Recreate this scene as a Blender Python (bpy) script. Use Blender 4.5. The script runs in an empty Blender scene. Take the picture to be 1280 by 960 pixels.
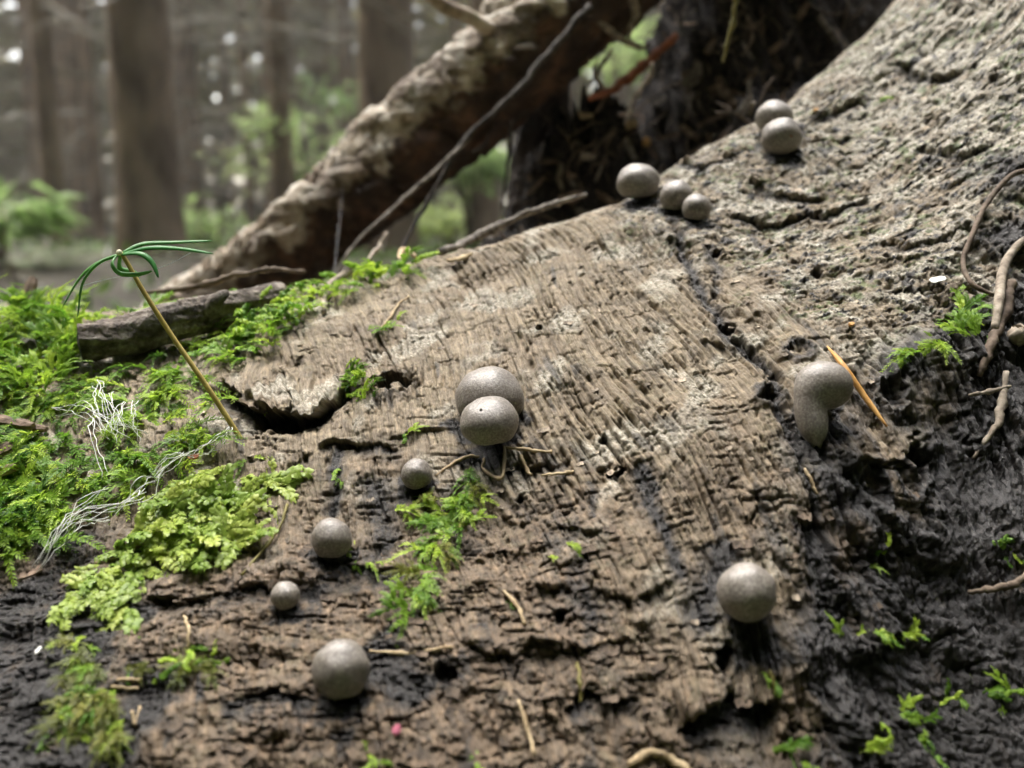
import bpy, math, random
import numpy as np
from mathutils import Vector, Matrix, kdtree

# ------------------------------------------------------------------ camera, world, sun, exposure
SC = bpy.context.scene
COL = SC.collection
CAM_H = 0.20                       # camera height above the forest floor (m)
PITCH = math.radians(9.0)
FPX = 1229.0                       # focal length in pixels of the 1280 px wide photograph
cam_d = bpy.data.cameras.new('camera')
cam = bpy.data.objects.new('camera', cam_d); COL.objects.link(cam)
cam.location = (0, 0, CAM_H)
cam.rotation_euler = (math.radians(90) - PITCH, 0, 0)
cam_d.sensor_width = 36.0
cam_d.lens = 36.0 * FPX / 1280.0
cam_d.clip_start = 0.004
cam_d.clip_end = 500
cam_d.dof.use_dof = True
cam_d.dof.focus_distance = 0.178
cam_d.dof.aperture_fstop = 16.0
SC.camera = cam

SUN_EL, SUN_AZ = math.radians(64), math.radians(-30)   # azimuth from +Y (away from the camera), clockwise
world = bpy.data.worlds.new('World'); SC.world = world; world.use_nodes = True
wn = world.node_tree.nodes; wl = world.node_tree.links
sky = wn.new('ShaderNodeTexSky'); sky.sky_type = 'NISHITA'; sky.sun_disc = False
sky.sun_elevation = SUN_EL; sky.sun_rotation = SUN_AZ
sky.air_density = 1.0; sky.dust_density = 6.0; sky.ozone_density = 0.6
bg = wn['Background']; bg.inputs['Strength'].default_value = 0.075
wl.new(sky.outputs[0], bg.inputs[0])
sun_d = bpy.data.lights.new('sun', 'SUN'); sun_d.energy = 1.5; sun_d.angle = math.radians(46)
sun_d.color = (1.0, 0.995, 0.975)
sun = bpy.data.objects.new('sun', sun_d); COL.objects.link(sun)
_sd = Vector((math.sin(SUN_AZ)*math.cos(SUN_EL), math.cos(SUN_AZ)*math.cos(SUN_EL), math.sin(SUN_EL)))
sun.rotation_euler = (-_sd).to_track_quat('-Z', 'Y').to_euler(); sun.location = (0, 0, 30)
vs = SC.view_settings
vs.view_transform = 'Standard'; vs.look = 'None'; vs.gamma = 1.0; vs.use_curve_mapping = False
vs.exposure = 3.75
SC.cycles.use_denoising = True
SC.cycles.max_bounces = 6

# ------------------------------------------------------------------ helpers
rng = random.Random(7)
CM = 0.01
def M(p): return Vector((p[0]*CM, p[1]*CM, p[2]*CM + CAM_H))       # centimetres about the lens -> metres
CP, SP = math.cos(PITCH), math.sin(PITCH)
def at(px, py, y):
    """point (cm) seen at photo pixel px,py at the distance y in front of the lens"""
    a, b = (px-640)/FPX, -(py-480)/FPX
    dx, dy, dz = a, CP + b*SP, -SP + b*CP
    k = y/dy
    return Vector((dx*k, y, dz*k))
def project(X, Y, Z):
    d = Y*CP - Z*SP; u = Y*SP + Z*CP
    return 640 + FPX*X/d, 480 - FPX*u/d

def _hash(ix, iy, seed):
    h = ix.astype(np.int32).view(np.uint32)*np.uint32(374761393) + iy.astype(np.int32).view(np.uint32)*np.uint32(668265263) + np.uint32((seed*1442695041) & 0xffffffff)
    h = (h ^ (h >> np.uint32(13)))*np.uint32(1274126177)
    return h ^ (h >> np.uint32(16))
_ga = np.arange(256)*(2*math.pi/256); _GC = np.cos(_ga).astype(np.float32); _GS = np.sin(_ga).astype(np.float32)
def N2(x, y, seed=0):
    x = np.asarray(x, dtype=np.float32); y = np.asarray(y, dtype=np.float32)
    xi = np.floor(x); yi = np.floor(y); fx = x-xi; fy = y-yi
    u = fx*fx*fx*(fx*(fx*6-15)+10); v = fy*fy*fy*(fy*(fy*6-15)+10)
    def g(ox, oy):
        a = _hash(xi+ox, yi+oy, seed) >> np.uint32(24)
        return _GC[a]*(fx-ox) + _GS[a]*(fy-oy)
    a = g(0,0); b = g(1,0); c = g(0,1); d = g(1,1)
    return ((a+(b-a)*u) + ((c+(d-c)*u) - (a+(b-a)*u))*v)*1.5
def FBM(x, y, seed=0, o=3):
    r = 0; a = 1.0
    for i in range(o):
        r = r + a*N2(x*2**i, y*2**i, seed+17*i); a *= .5
    return r
def WORLEY(x, y, seed=0):
    x = x.astype(np.float32); y = y.astype(np.float32)
    xi = np.floor(x); yi = np.floor(y)
    f1 = np.full(x.shape, 9.0, np.float32); f2 = f1.copy(); idv = np.zeros(x.shape, np.float32); ox_ = idv.copy(); oy_ = idv.copy()
    for i in (-1, 0, 1):
        for j in (-1, 0, 1):
            h = _hash(xi+i, yi+j, seed); h2 = _hash(xi+i, yi+j, seed+991)
            dx = xi+i+(h >> np.uint32(8))*np.float32(1/16777216)-x; dy = yi+j+(h2 >> np.uint32(8))*np.float32(1/16777216)-y
            d = dx*dx+dy*dy
            near = d < f1
            f2 = np.where(near, f1, np.minimum(f2, d))
            f1 = np.where(near, d, f1)
            idv = np.where(near, ((h ^ h2) & np.uint32(1023))*np.float32(1/1024), idv)
            ox_ = np.where(near, dx, ox_); oy_ = np.where(near, dy, oy_)
    return np.sqrt(f1), np.sqrt(f2), idv, ox_, oy_
def smooth(a, b, x):
    t = np.clip((x-a)/(b-a), 0, 1); return t*t*(3-2*t)

def tag(o, label=None, cat=None, group=None, kind=None):
    if label: o['label'] = label
    if cat: o['category'] = cat
    if group: o['group'] = group
    if kind: o['kind'] = kind
    return o
def empty(name, loc, parent=None):
    o = bpy.data.objects.new(name, None); COL.objects.link(o); o.location = loc
    o.empty_display_size = .01
    if parent: o.parent = parent
    return o
def mesh_of(name, V, F, mat=None, smooth_=True):
    me = bpy.data.meshes.new(name)
    me.from_pydata([tuple(v) for v in V], [], F)
    if mat: me.materials.append(mat)
    if smooth_: me.polygons.foreach_set('use_smooth', [True]*len(me.polygons))
    me.update(); return me
def link(name, me, parent=None, loc=None):
    o = bpy.data.objects.new(name, me); COL.objects.link(o)
    if parent: o.parent = parent
    if loc is not None: o.location = loc
    return o
class MB:
    """collects vertices and faces in centimetres; build() links ONE mesh object"""
    def __init__(s): s.V = []; s.F = []
    def add(s, V, F):
        n = len(s.V); s.V += [Vector(v) for v in V]; s.F += [tuple(i+n for i in f) for f in F]
    def tube(s, pts, rad, seg=6, cap=True, wob=0.0, seed=0, flat=1.0):
        r = random.Random(seed)
        pts = [Vector(p) for p in pts]; n = len(pts); V = []; F = []
        t0 = (pts[1]-pts[0]).normalized()
        side = t0.orthogonal().normalized()
        for i in range(n):
            t = (pts[min(i+1, n-1)] - pts[max(i-1, 0)]).normalized()
            side = (side - t*side.dot(t)).normalized(); up = t.cross(side)
            rr = rad[i] if hasattr(rad, '__len__') else rad
            for k in range(seg):
                a = 2*math.pi*k/seg; q = rr*(1+wob*r.uniform(-1, 1))
                V.append(pts[i] + side*math.cos(a)*q + up*math.sin(a)*q*flat)
        for i in range(n-1):
            for k in range(seg):
                F.append((i*seg+k, i*seg+(k+1) % seg, (i+1)*seg+(k+1) % seg, (i+1)*seg+k))
        if cap:
            F.append(tuple(range(seg-1, -1, -1))); F.append(tuple(range((n-1)*seg, n*seg)))
        s.add(V, F)
    def leaf(s, base, d, n, L, W, bend=0.0, fold=0.25):
        """a pointed leaf folded along its rib: 4 quads/tris"""
        d = d.normalized(); side = d.cross(n)
        if side.length < 1e-6: side = d.orthogonal()
        side.normalize(); n = side.cross(d)
        m1 = base + d*L*.4 + n*bend*L*.25; tip = base + d*L + n*bend*L
        V = [base, m1 + side*W*.5 + n*fold*W, m1, m1 - side*W*.5 + n*fold*W, tip]
        s.add(V, [(0, 2, 1), (0, 3, 2), (1, 2, 4), (2, 3, 4)])
    def mesh(s, name, mat, origin=Vector((0, 0, 0)), smooth_=True):
        return mesh_of(name, [(v-origin)*CM for v in s.V], s.F, mat, smooth_)
    def build(s, name, mat, origin, parent=None, smooth_=True, local=False):
        """origin in cm; the object stands at origin (or, with a parent, at the parent's own origin)"""
        me = s.mesh(name, mat, Vector((0, 0, 0)) if local else Vector(origin), smooth_)
        o = link(name, me, parent)
        if not parent: o.location = M(origin)
        return o
def spline(pts, n):
    """Catmull-Rom through pts, n samples"""
    P = [Vector(p) for p in pts]; P = [P[0]*2-P[1]] + P + [P[-1]*2-P[-2]]
    out = []; m = len(P)-3
    for i in range(n):
        u = i/(n-1)*m; k = min(int(u), m-1); t = u-k
        a, b, c, d = P[k:k+4]
        out.append(.5*((2*b)+(c-a)*t+(2*a-5*b+4*c-d)*t*t+(3*b-a-3*c+d)*t**3))
    return out

# ---- materials
def mat_new(name):
    m = bpy.data.materials.new(name); m.use_nodes = True
    nt = m.node_tree; b = nt.nodes['Principled BSDF']
    return m, nt, b
class NT:
    def __init__(s, nt): s.nt = nt
    def n(s, typ, **kw):
        x = s.nt.nodes.new(typ)
        for k, v in kw.items():
            if k in ('inp',):
                for a, c in v.items():
                    if hasattr(c, 'links') or hasattr(c, 'is_linked'): s.nt.links.new(c, x.inputs[a])
                    else: x.inputs[a].default_value = c
            else: setattr(x, k, v)
        return x
    def noise(s, vec, scale, detail=4, rough=.55, dist=0.0):
        x = s.n('ShaderNodeTexNoise', inp={'Scale': scale, 'Detail': detail, 'Roughness': rough, 'Distortion': dist})
        if vec is not None: s.nt.links.new(vec, x.inputs['Vector'])
        return x.outputs['Fac']
    def ramp(s, fac, stops):
        x = s.n('ShaderNodeValToRGB'); s.nt.links.new(fac, x.inputs[0]); e = x.color_ramp.elements
        while len(e) < len(stops): e.new(.5)
        for el, (p, c) in zip(e, stops):
            el.position = p; el.color = (c[0], c[1], c[2], 1) if hasattr(c, '__len__') else (c, c, c, 1)
        return x.outputs[0]
    def mix(s, fac, a, b, mode='MIX'):
        x = s.n('ShaderNodeMix', data_type='RGBA', blend_type=mode)
        for sock, v in ((x.inputs[0], fac), (x.inputs[6], a), (x.inputs[7], b)):
            if hasattr(v, 'is_linked'): s.nt.links.new(v, sock)
            else: sock.default_value = v if not (hasattr(v, '__len__') and len(v) == 3) else (*v, 1)
        return x.outputs[2]
    def math(s, op, a, b=0.0, clamp=False):
        x = s.n('ShaderNodeMath', operation=op, use_clamp=clamp)
        for i, v in enumerate((a, b)):
            if hasattr(v, 'is_linked'): s.nt.links.new(v, x.inputs[i])
            else: x.inputs[i].default_value = v
        return x.outputs[0]
    def coord(s, which='Object', scale=(1, 1, 1)):
        tc = s.n('ShaderNodeTexCoord')
        mp = s.n('ShaderNodeMapping'); s.nt.links.new(tc.outputs[which], mp.inputs[0]); mp.inputs['Scale'].default_value = scale
        return mp.outputs[0]
    def attr(s, name): return s.n('ShaderNodeAttribute', attribute_name=name)
    def bump(s, h, strength, dist):
        x = s.n('ShaderNodeBump', inp={'Strength': strength, 'Distance': dist}); s.nt.links.new(h, x.inputs['Height'])
        return x.outputs[0]
def simple_mat(name, c1, c2, scale, rough=.8, bump=.4, bdist=.0005, stretch=(1, 1, 1), lo=.35, hi=.65, spec=.3, detail=5, rnd=0.0):
    m, nt, b = mat_new(name); T = NT(nt)
    v = T.coord('Object', stretch)
    f = T.noise(v, scale, detail)
    c = T.ramp(f, [(lo, c1), (hi, c2)])
    if rnd:
        oi = T.n('ShaderNodeObjectInfo')
        hs = T.n('ShaderNodeHueSaturation', inp={'Color': c})
        nt.links.new(T.math('ADD', T.math('MULTIPLY', oi.outputs['Random'], rnd), 1-rnd*.5), hs.inputs['Value'])
        c = hs.outputs[0]
    nt.links.new(c, b.inputs['Base Color'])
    b.inputs['Roughness'].default_value = rough; b.inputs['Specular IOR Level'].default_value = spec
    if bump: nt.links.new(T.bump(T.noise(v, scale*2.3, 4), bump, bdist), b.inputs['Normal'])
    return m
def leaf_mat(name, c1, c2, trans=.45, scale=300, rough=.45, rnd=.5, hue=.03):
    m, nt, b = mat_new(name); T = NT(nt)
    oi = T.n('ShaderNodeObjectInfo')
    geo = T.n('ShaderNodeNewGeometry')
    f = T.math('ADD', T.math('MULTIPLY', geo.outputs['Random Per Island'], .6), T.math('MULTIPLY', oi.outputs['Random'], .4))
    c = T.ramp(f, [(.1, c1), (.9, c2)])
    hs = T.n('ShaderNodeHueSaturation', inp={'Color': c})
    nt.links.new(T.math('ADD', T.math('MULTIPLY', oi.outputs['Random'], rnd), 1-rnd*.5), hs.inputs['Value'])
    nt.links.new(T.math('ADD', T.math('MULTIPLY', oi.outputs['Random'], -hue), .5+hue*.5), hs.inputs['Hue'])
    c = hs.outputs[0]
    nt.links.new(c, b.inputs['Base Color']); b.inputs['Roughness'].default_value = rough
    b.inputs['Specular IOR Level'].default_value = .35
    tr = T.n('ShaderNodeBsdfTranslucent'); nt.links.new(c, tr.inputs[0])
    mx = T.n('ShaderNodeMixShader'); mx.inputs[0].default_value = trans
    nt.links.new(b.outputs[0], mx.inputs[1]); nt.links.new(tr.outputs[0], mx.inputs[2])
    nt.links.new(mx.outputs[0], nt.nodes['Material Output'].inputs[0])
    return m
HAZE = .005
# ------------------------------------------------------------------ forest floor
def build_floor():
    m, nt, b = mat_new('needle_litter'); T = NT(nt)
    v = T.coord('Object')
    litter = T.ramp(T.noise(v, 60, 6, .7), [(.3, (.022, .017, .011)), (.55, (.045, .038, .023)), (.75, (.08, .07, .042))])
    green = T.ramp(T.noise(v, 40, 4), [(.3, (.05, .10, .02)), (.7, (.12, .20, .04))])
    patch = T.ramp(T.noise(v, .9, 4, .6), [(.52, 0), (.68, .8)])
    nt.links.new(T.mix(patch, litter, green), b.inputs['Base Color']); b.inputs['Roughness'].default_value = .9
    nt.links.new(T.bump(T.noise(v, 120, 4), .6, .01), b.inputs['Normal'])
    rr = [0, .05, .1, .16, .24, .34, .46, .6, .8, 1.05, 1.35, 1.7, 2.1, 2.6, 3.2, 4, 5, 6.2, 7.8, 10, 13, 17, 22, 30, 42, 60, 90]
    na = 96; V = []; F = []
    for r in rr[1:]:
        for k in range(na):
            a = 2*math.pi*k/na; V.append((r*math.cos(a), r*math.sin(a)))
    A = np.array(V); R = np.hypot(A[:, 0], A[:, 1])
    z = .03*FBM(A[:, 0]*1.3, A[:, 1]*1.3, 3)*smooth(.3, 1.5, R) + .11*smooth(.7, 3.0, R) + .35*N2(A[:, 0]*.07, A[:, 1]*.07, 9)*smooth(6, 20, R)
    V = [(a[0], a[1], q) for a, q in zip(A, z)]
    V.append((0, 0, 0)); c = len(V)-1
    for k in range(na): F.append((c, k, (k+1) % na))
    for i in range(len(rr)-2):
        for k in range(na): F.append((i*na+k, (i+1)*na+k, (i+1)*na+(k+1) % na, i*na+(k+1) % na))
    o = link('ground', mesh_of('ground', V, F, m)); tag(o, kind='structure')
    return o
ground = build_floor()
def floor_z(x, y):
    R = math.hypot(x, y); X = np.array([x]); Y = np.array([y])
    return float((.03*FBM(X*1.3, Y*1.3, 3)*smooth(.3, 1.5, R) + .11*smooth(.7, 3.0, R) + .35*N2(X*.07, Y*.07, 9)*smooth(6, 20, R))[0])

# ------------------------------------------------------------------ trees (metres)
M_bark = simple_mat('spruce_bark', (.10, .070, .046), (.29, .212, .138), 14, .9, .8, .01, (1, 1, .35))
M_deadwood = simple_mat('dead_twig_wood', (.17, .15, .115), (.36, .33, .26), 30, .9, 0)
M_needle = leaf_mat('spruce_needles', (.035, .07, .02), (.10, .15, .04), .35, rnd=.4)
def trunk_mesh(name, r0, H, seed, lean=(0, 0), seg=28, rows=46):
    zz = np.linspace(0, 1, rows)**1.4*H
    A = np.linspace(0, 2*math.pi, seg, endpoint=False)
    V = []
    for z in zz:
        r = r0*(1-.8*z/H) + r0*.22*math.exp(-z/(r0*1.3))
        n = N2(A*seg/6.28/2.2, np.full(seg, z*5), seed)
        q = r*(1+.07*n+.04*N2(np.cos(A)*2+z, np.sin(A)*2, seed+5))
        for a, k in zip(A, q): V.append((k*math.cos(a)+lean[0]*z, k*math.sin(a)+lean[1]*z, z))
    F = [(i*seg+k, i*seg+(k+1) % seg, (i+1)*seg+(k+1) % seg, (i+1)*seg+k) for i in range(rows-1) for k in range(seg)]
    return mesh_of(name, V, F, M_bark)
def branches_mesh(name, r0, H, seed, z0, z1, n, L):
    """dead twiggy lower branches"""
    r = random.Random(seed); mb = MB()
    for i in range(n):
        z = r.uniform(z0, z1); a = r.uniform(0, 6.283); ln = L*r.uniform(.4, 1)
        d = Vector((math.cos(a), math.sin(a), r.uniform(-.25, .12)))
        b = Vector((0, 0, z)); p = [b]
        for k in range(1, 5): p.append(b + d*ln*k/4 + Vector((0, 0, -.10*ln*(k/4)**2+r.uniform(-.02, .02))))
        th = r.uniform(.006, .012)
        mb.tube(p, [th, th*.8, th*.6, th*.45, th*.2], 3, False)
        for k in range(r.randint(5, 9)):
            q = p[0].lerp(p[4], r.uniform(.25, 1)); a2 = a+r.choice((-1, 1))*r.uniform(.5, 1.1)
            e = q + Vector((math.cos(a2), math.sin(a2), r.uniform(-.5, .1)))*ln*r.uniform(.15, .4)
            mb.tube([q, q.lerp(e, .5)+Vector((0, 0, r.uniform(-.02, .02))), e], [th*.35, th*.28, th*.12], 3, False)
    return mesh_of(name, mb.V, mb.F, M_deadwood)
def crown_mesh(name, H, seed, z0, n, rad):
    r = random.Random(seed); mb = MB()
    for i in range(n):
        u = r.random(); z = z0+(H-z0)*u; R = rad*(1-u)*.95+.15
        a = r.uniform(0, 6.283); q = R*math.sqrt(r.random())
        c = Vector((math.cos(a)*q, math.sin(a)*q, z - q*.35))
        d = Vector((math.cos(a+r.uniform(-.6, .6)), math.sin(a+r.uniform(-.6, .6)), r.uniform(-.5, .05)))
        mb.leaf(c, d, Vector((r.uniform(-.3, .3), r.uniform(-.3, .3), 1)), r.uniform(.35, .8), r.uniform(.12, .3), -.1)
    return mesh_of(name, mb.V, mb.F, M_needle)
def add_tree(x, y, trunk, branches, crown, label, group=None, s=1.0, rot=0.0, name='spruce_tree'):
    o = empty(name, (x, y, floor_z(x, y)-.03)); o.rotation_euler.z = rot; o.scale = (s, s, s)
    tag(o, label, 'tree', group)
    link('trunk', trunk, o); tag(link('dead_branches', branches, o), kind='stuff'); tag(link('crown', crown, o), kind='stuff')
    return o
crownA = [crown_mesh('crown', 15, 40+i, 8.5, 70, 1.2) for i in range(3)]
# the trunks the photograph lets one tell apart: photo column, width there, distance (m), label
named = [(190, 74, 3.0, 'broad brown spruce trunk standing left of the slender dark trunk'),
         (355, 28, 4.6, 'slender dark spruce trunk between the two broad trunks'),
         (487, 68, 3.6, 'dark reddish spruce trunk rising behind the leaning broken branch'),
         (72, 28, 4.4, 'thin brown spruce trunk beside the broad trunk, above the mossy end'),
         (126, 15, 6.0, 'thin far spruce trunk just beside the broad brown trunk'),
         (316, 13, 7.0, 'thin pale spruce trunk beside the slender dark trunk'),
         (607, 36, 4.3, 'spruce trunk seen through the gap under the leaning branch')]
for i, (px, w, D, lab) in enumerate(named):
    p = at(px, 300, D*100); x, y = p.x*CM, p.y*CM
    r0 = w/FPX*D*.5
    tm = trunk_mesh('trunk', r0, 15, 100+i, (rng.uniform(-.012, .012), rng.uniform(-.01, .01)))
    bm_ = branches_mesh('dead_branches', r0, 15, 200+i, .7, 4.6, 26, 1.3)
    add_tree(x, y, tm, bm_, crownA[i % 3], lab, rot=0)
# trees farther back and around, copies of five kinds
kinds = []
for i in range(5):
    r0 = .045+.012*i
    kinds.append((trunk_mesh('trunk', r0, 15, 300+i, (rng.uniform(-.02, .02), 0), 14, 26), branches_mesh('dead_branches', r0, 15, 400+i, .25, 5.5, 44, 1.5), crownA[i % 3]))
spots = []
def free(x, y, d): return all((x-a)**2+(y-b)**2 > d*d for a, b in spots)
tries = 0
while len(spots) < 108 and tries < 6000:
    tries += 1
    D = rng.uniform(7.5, 15); a = rng.uniform(-.62, .62) if len(spots) < 65 else rng.choice((rng.uniform(.62, 5.66), rng.uniform(-1.3, -.62), rng.uniform(.62, 1.3)))
    if len(spots) >= 65: D = rng.uniform(3.2, 14)
    x, y = D*math.sin(a), D*math.cos(a)
    if not free(x, y, .6): continue
    if D < 6 and abs(a) < .6 and len(spots) % 3: continue
    spots.append((x, y))
for i, (x, y) in enumerate(spots):
    k = kinds[i % 5]
    view = i < 65
    add_tree(x, y, *k, 'thin spruce trunk with bare twigs farther back in the wood' if view else 'spruce tree with bare lower twigs around the clearing',
             'thin spruces farther back in the wood' if view else 'spruces around the log, out of the picture', rng.uniform(.8, 1.25), rng.uniform(0, 6.28))
# unseen young spruces added to block sky light from behind the camera
denseC = [crown_mesh('crown', 8, 60+i, .3, 2600, 1.5) for i in range(2)]
for i, (a, D) in enumerate([(100, 3.6), (118, 2.7), (140, 3.3), (160, 2.6), (180, 3.2), (200, 2.5), (220, 3.2), (241, 2.7), (262, 3.5), (130, 4.8), (171, 4.6), (211, 4.7), (250, 5.0), (80, 4.6), (283, 4.8)]):
    a = math.radians(a); add_tree(D*math.sin(a), D*math.cos(a), kinds[i % 5][0], kinds[i % 5][1], denseC[i % 2], 'added dense young spruce, green to the ground, blocking the sky behind the camera', 'added dense young spruces blocking the sky behind the camera, out of the picture', rng.uniform(.85, 1.1), rng.uniform(0, 6.28))
# the far wood: nobody could count it
def far_wood():
    r = random.Random(77); mb = MB()
    for i in range(700):
        a = r.uniform(0, 6.283); D = r.uniform(16, 24); h = r.uniform(6, 9); w = r.uniform(.08, .2)
        x, y = D*math.sin(a), D*math.cos(a)
        mb.tube([(x, y, -.5), (x+r.uniform(-.2, .2), y, h*.5), (x+r.uniform(-.4, .4), y, h)], [w, w*.7, w*.2], 4, False)
    g = np.random.default_rng(5); n = 175000; big = np.arange(n) < 78000
    a = g.uniform(0, 6.283, n); D = g.uniform(14, 23, n); z = 8.0*g.random(n)**.85
    c = np.stack([D*np.sin(a), D*np.cos(a), z], -1)
    d = np.stack([g.uniform(-1, 1, n), g.uniform(-1, 1, n), g.uniform(-.6, .1, n)], -1); d /= np.linalg.norm(d, axis=1, keepdims=True)
    nn = np.stack([g.uniform(-.9, .9, n), g.uniform(-.9, .9, n), np.ones(n)], -1)
    sd = np.cross(d, nn); sd /= np.linalg.norm(sd, axis=1, keepdims=True)
    L = np.where(big, g.uniform(.4, 1.1, n), g.uniform(.15, .5, n))[:, None]; w = np.where(big, g.uniform(.12, .4, n), g.uniform(.03, .11, n))[:, None]
    q = np.stack([c, c+d*L*.45+sd*w*.5, c+d*L, c+d*L*.45-sd*w*.5], 1).reshape(-1, 3)
    k0 = len(mb.V); fF = [(k0+4*i, k0+4*i+1, k0+4*i+2, k0+4*i+3) for i in range(n)]
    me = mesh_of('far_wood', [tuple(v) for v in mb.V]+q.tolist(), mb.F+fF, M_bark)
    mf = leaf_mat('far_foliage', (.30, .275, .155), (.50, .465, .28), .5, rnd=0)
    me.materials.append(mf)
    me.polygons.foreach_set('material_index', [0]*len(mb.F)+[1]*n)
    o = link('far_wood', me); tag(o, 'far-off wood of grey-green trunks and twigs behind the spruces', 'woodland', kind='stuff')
far_wood()
# leafy undergrowth, out of focus
M_shrub = leaf_mat('young_leaves', (.28, .40, .13), (.46, .56, .24), .65, rnd=.2)
M_stemw = simple_mat('shrub_stem', (.07, .05, .03), (.12, .09, .06), 40, .9, 0)
def shrub(px, py, D, rad, n, label, group=None, sq=.7):
    c = at(px, py, D*100)*CM; c.z += CAM_H
    g = floor_z(c.x, c.y)
    r = random.Random(int(px*7+py)); mb = MB(); st = MB()
    o = empty('undergrowth_shrub', (c.x, c.y, g)); tag(o, label, 'shrub', group)
    h = c.z-g
    for i in range(7):
        a = r.uniform(0, 6.28); e = Vector((math.cos(a)*rad*.7, math.sin(a)*rad*.7, h+rad*sq*r.uniform(-.4, .6)))
        st.tube([(0, 0, -.02), e*.45+Vector((0, 0, h*.15)), e], [.008, .005, .002], 5, False)
    cl = [Vector((r.gauss(0, .5), r.gauss(0, .5), r.gauss(0, .45)*sq))*rad for _ in range(7)]
    for i in range(n):
        u = r.choice(cl) + Vector((r.gauss(0, .3), r.gauss(0, .3), r.gauss(0, .2)))*rad
        d = Vector((u.x+r.uniform(-.1, .1)*rad, u.y+r.uniform(-.1, .1)*rad, r.uniform(-.6, .3)*rad))
        mb.leaf(u+Vector((0, 0, h)), d, Vector((r.uniform(-.5, .5), r.uniform(-.5, .5), 1)), r.uniform(.05, .09), r.uniform(.025, .045), -.15)
    link('foliage', mesh_of('foliage', mb.V, mb.F, M_shrub), o)
    link('stems', mesh_of('stems', st.V, st.F, M_stemw), o)
shrub(-6, 262, 2.3, .09, 190, 'bright green leafy shrub beyond the mossy end of the log')
shrub(388, 172, 4.8, .2, 170, 'loose green sapling beside the slender dark trunk')
shrub(262, 285, 4.4, .20, 150, 'low green undergrowth between the broad trunk and the leaning branch')
shrub(420, 122, 6.5, .26, 90, 'pale green sapling foliage beside the dark reddish trunk', sq=.6)
shrub(590, 205, 3.6, .12, 240, 'green leafy shrub seen through the gap under the leaning branch')
shrub(560, 285, 4.4, .16, 220, 'low green shrub at the foot of the gap below the leaning branch')
shrub(752, 60, 5.2, .25, 240, 'yellow-green leafy shrub behind the tangle of rootlets')
shrub(345, 210, 6.0, .22, 60, 'faint green sapling crossing the slender dark trunk')

# needles, twigs and small green plants covering the floor
def floor_cover():
    g = np.random.default_rng(11); n = 26000
    R = .55+5.5*g.random(n)**.75; a = g.uniform(-1.5, 1.5, n); x, y = R*np.sin(a), R*np.cos(a)
    z = .03*FBM(x*1.3, y*1.3, 3)*smooth(.3, 1.5, R) + .11*smooth(.7, 3.0, R) + .004
    gm = N2(x*1.1, y*1.1, 8) > -.05; gr = gm & (g.random(n) < .75)
    d = np.stack([g.normal(0, 1, n), g.normal(0, 1, n), np.where(gr, g.uniform(.2, 1.6, n), g.uniform(-.1, .25, n))], -1); d /= np.linalg.norm(d, axis=1, keepdims=True)
    sd = np.cross(d, np.stack([g.normal(0, .3, n), g.normal(0, .3, n), np.ones(n)], -1)); sd /= np.linalg.norm(sd, axis=1, keepdims=True)
    L = np.where(gr, g.uniform(.02, .06, n), g.uniform(.02, .12, n))[:, None]; w = np.where(gr, g.uniform(.008, .02, n), g.uniform(.002, .012, n))[:, None]
    c = np.stack([x, y, z], -1)
    q = np.stack([c, c+d*L*.45+sd*w*.5, c+d*L, c+d*L*.45-sd*w*.5], 1).reshape(-1, 3)
    for nm, sel, mat, lab, cat in (('needle_litter', ~gr, leaf_mat('floor_litter', (.05, .035, .022), (.20, .15, .10), .1, rnd=0), 'brown litter of needles and twigs on the forest floor', 'litter'),
                                   ('ground_cover', gr, leaf_mat('floor_green', (.05, .10, .02), (.16, .24, .05), .4, rnd=0), 'low green moss and plants on the forest floor', 'ground cover')):
        ids = np.nonzero(sel)[0]; V = q.reshape(-1, 4, 3)[ids].reshape(-1, 3)
        o = link(nm, mesh_of(nm, V.tolist(), [(4*i, 4*i+1, 4*i+2, 4*i+3) for i in range(len(ids))], mat)); tag(o, lab, cat, kind='stuff')
floor_cover()

# the damp air of the wood
bpy_v = [(sx*110, sy*110, z) for z in (-1.5, 21) for sy in (-1, 1) for sx in (-1, 1)]
hz = link('haze', mesh_of('haze', bpy_v, [(0, 2, 3, 1), (4, 5, 7, 6), (0, 1, 5, 4), (2, 6, 7, 3), (0, 4, 6, 2), (1, 3, 7, 5)], None, False)); tag(hz, 'thin damp haze filling the wood', 'haze', kind='stuff')
hm = bpy.data.materials.new('haze'); hm.use_nodes = True; hn = hm.node_tree; hn.nodes.remove(hn.nodes['Principled BSDF'])
pv = hn.nodes.new('ShaderNodeVolumePrincipled'); pv.inputs['Color'].default_value = (.96, .94, .84, 1); pv.inputs['Density'].default_value = HAZE; pv.inputs['Anisotropy'].default_value = .2
hn.links.new(pv.outputs[0], hn.nodes['Material Output'].inputs['Volume']); hz.data.materials.append(hm)
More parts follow.
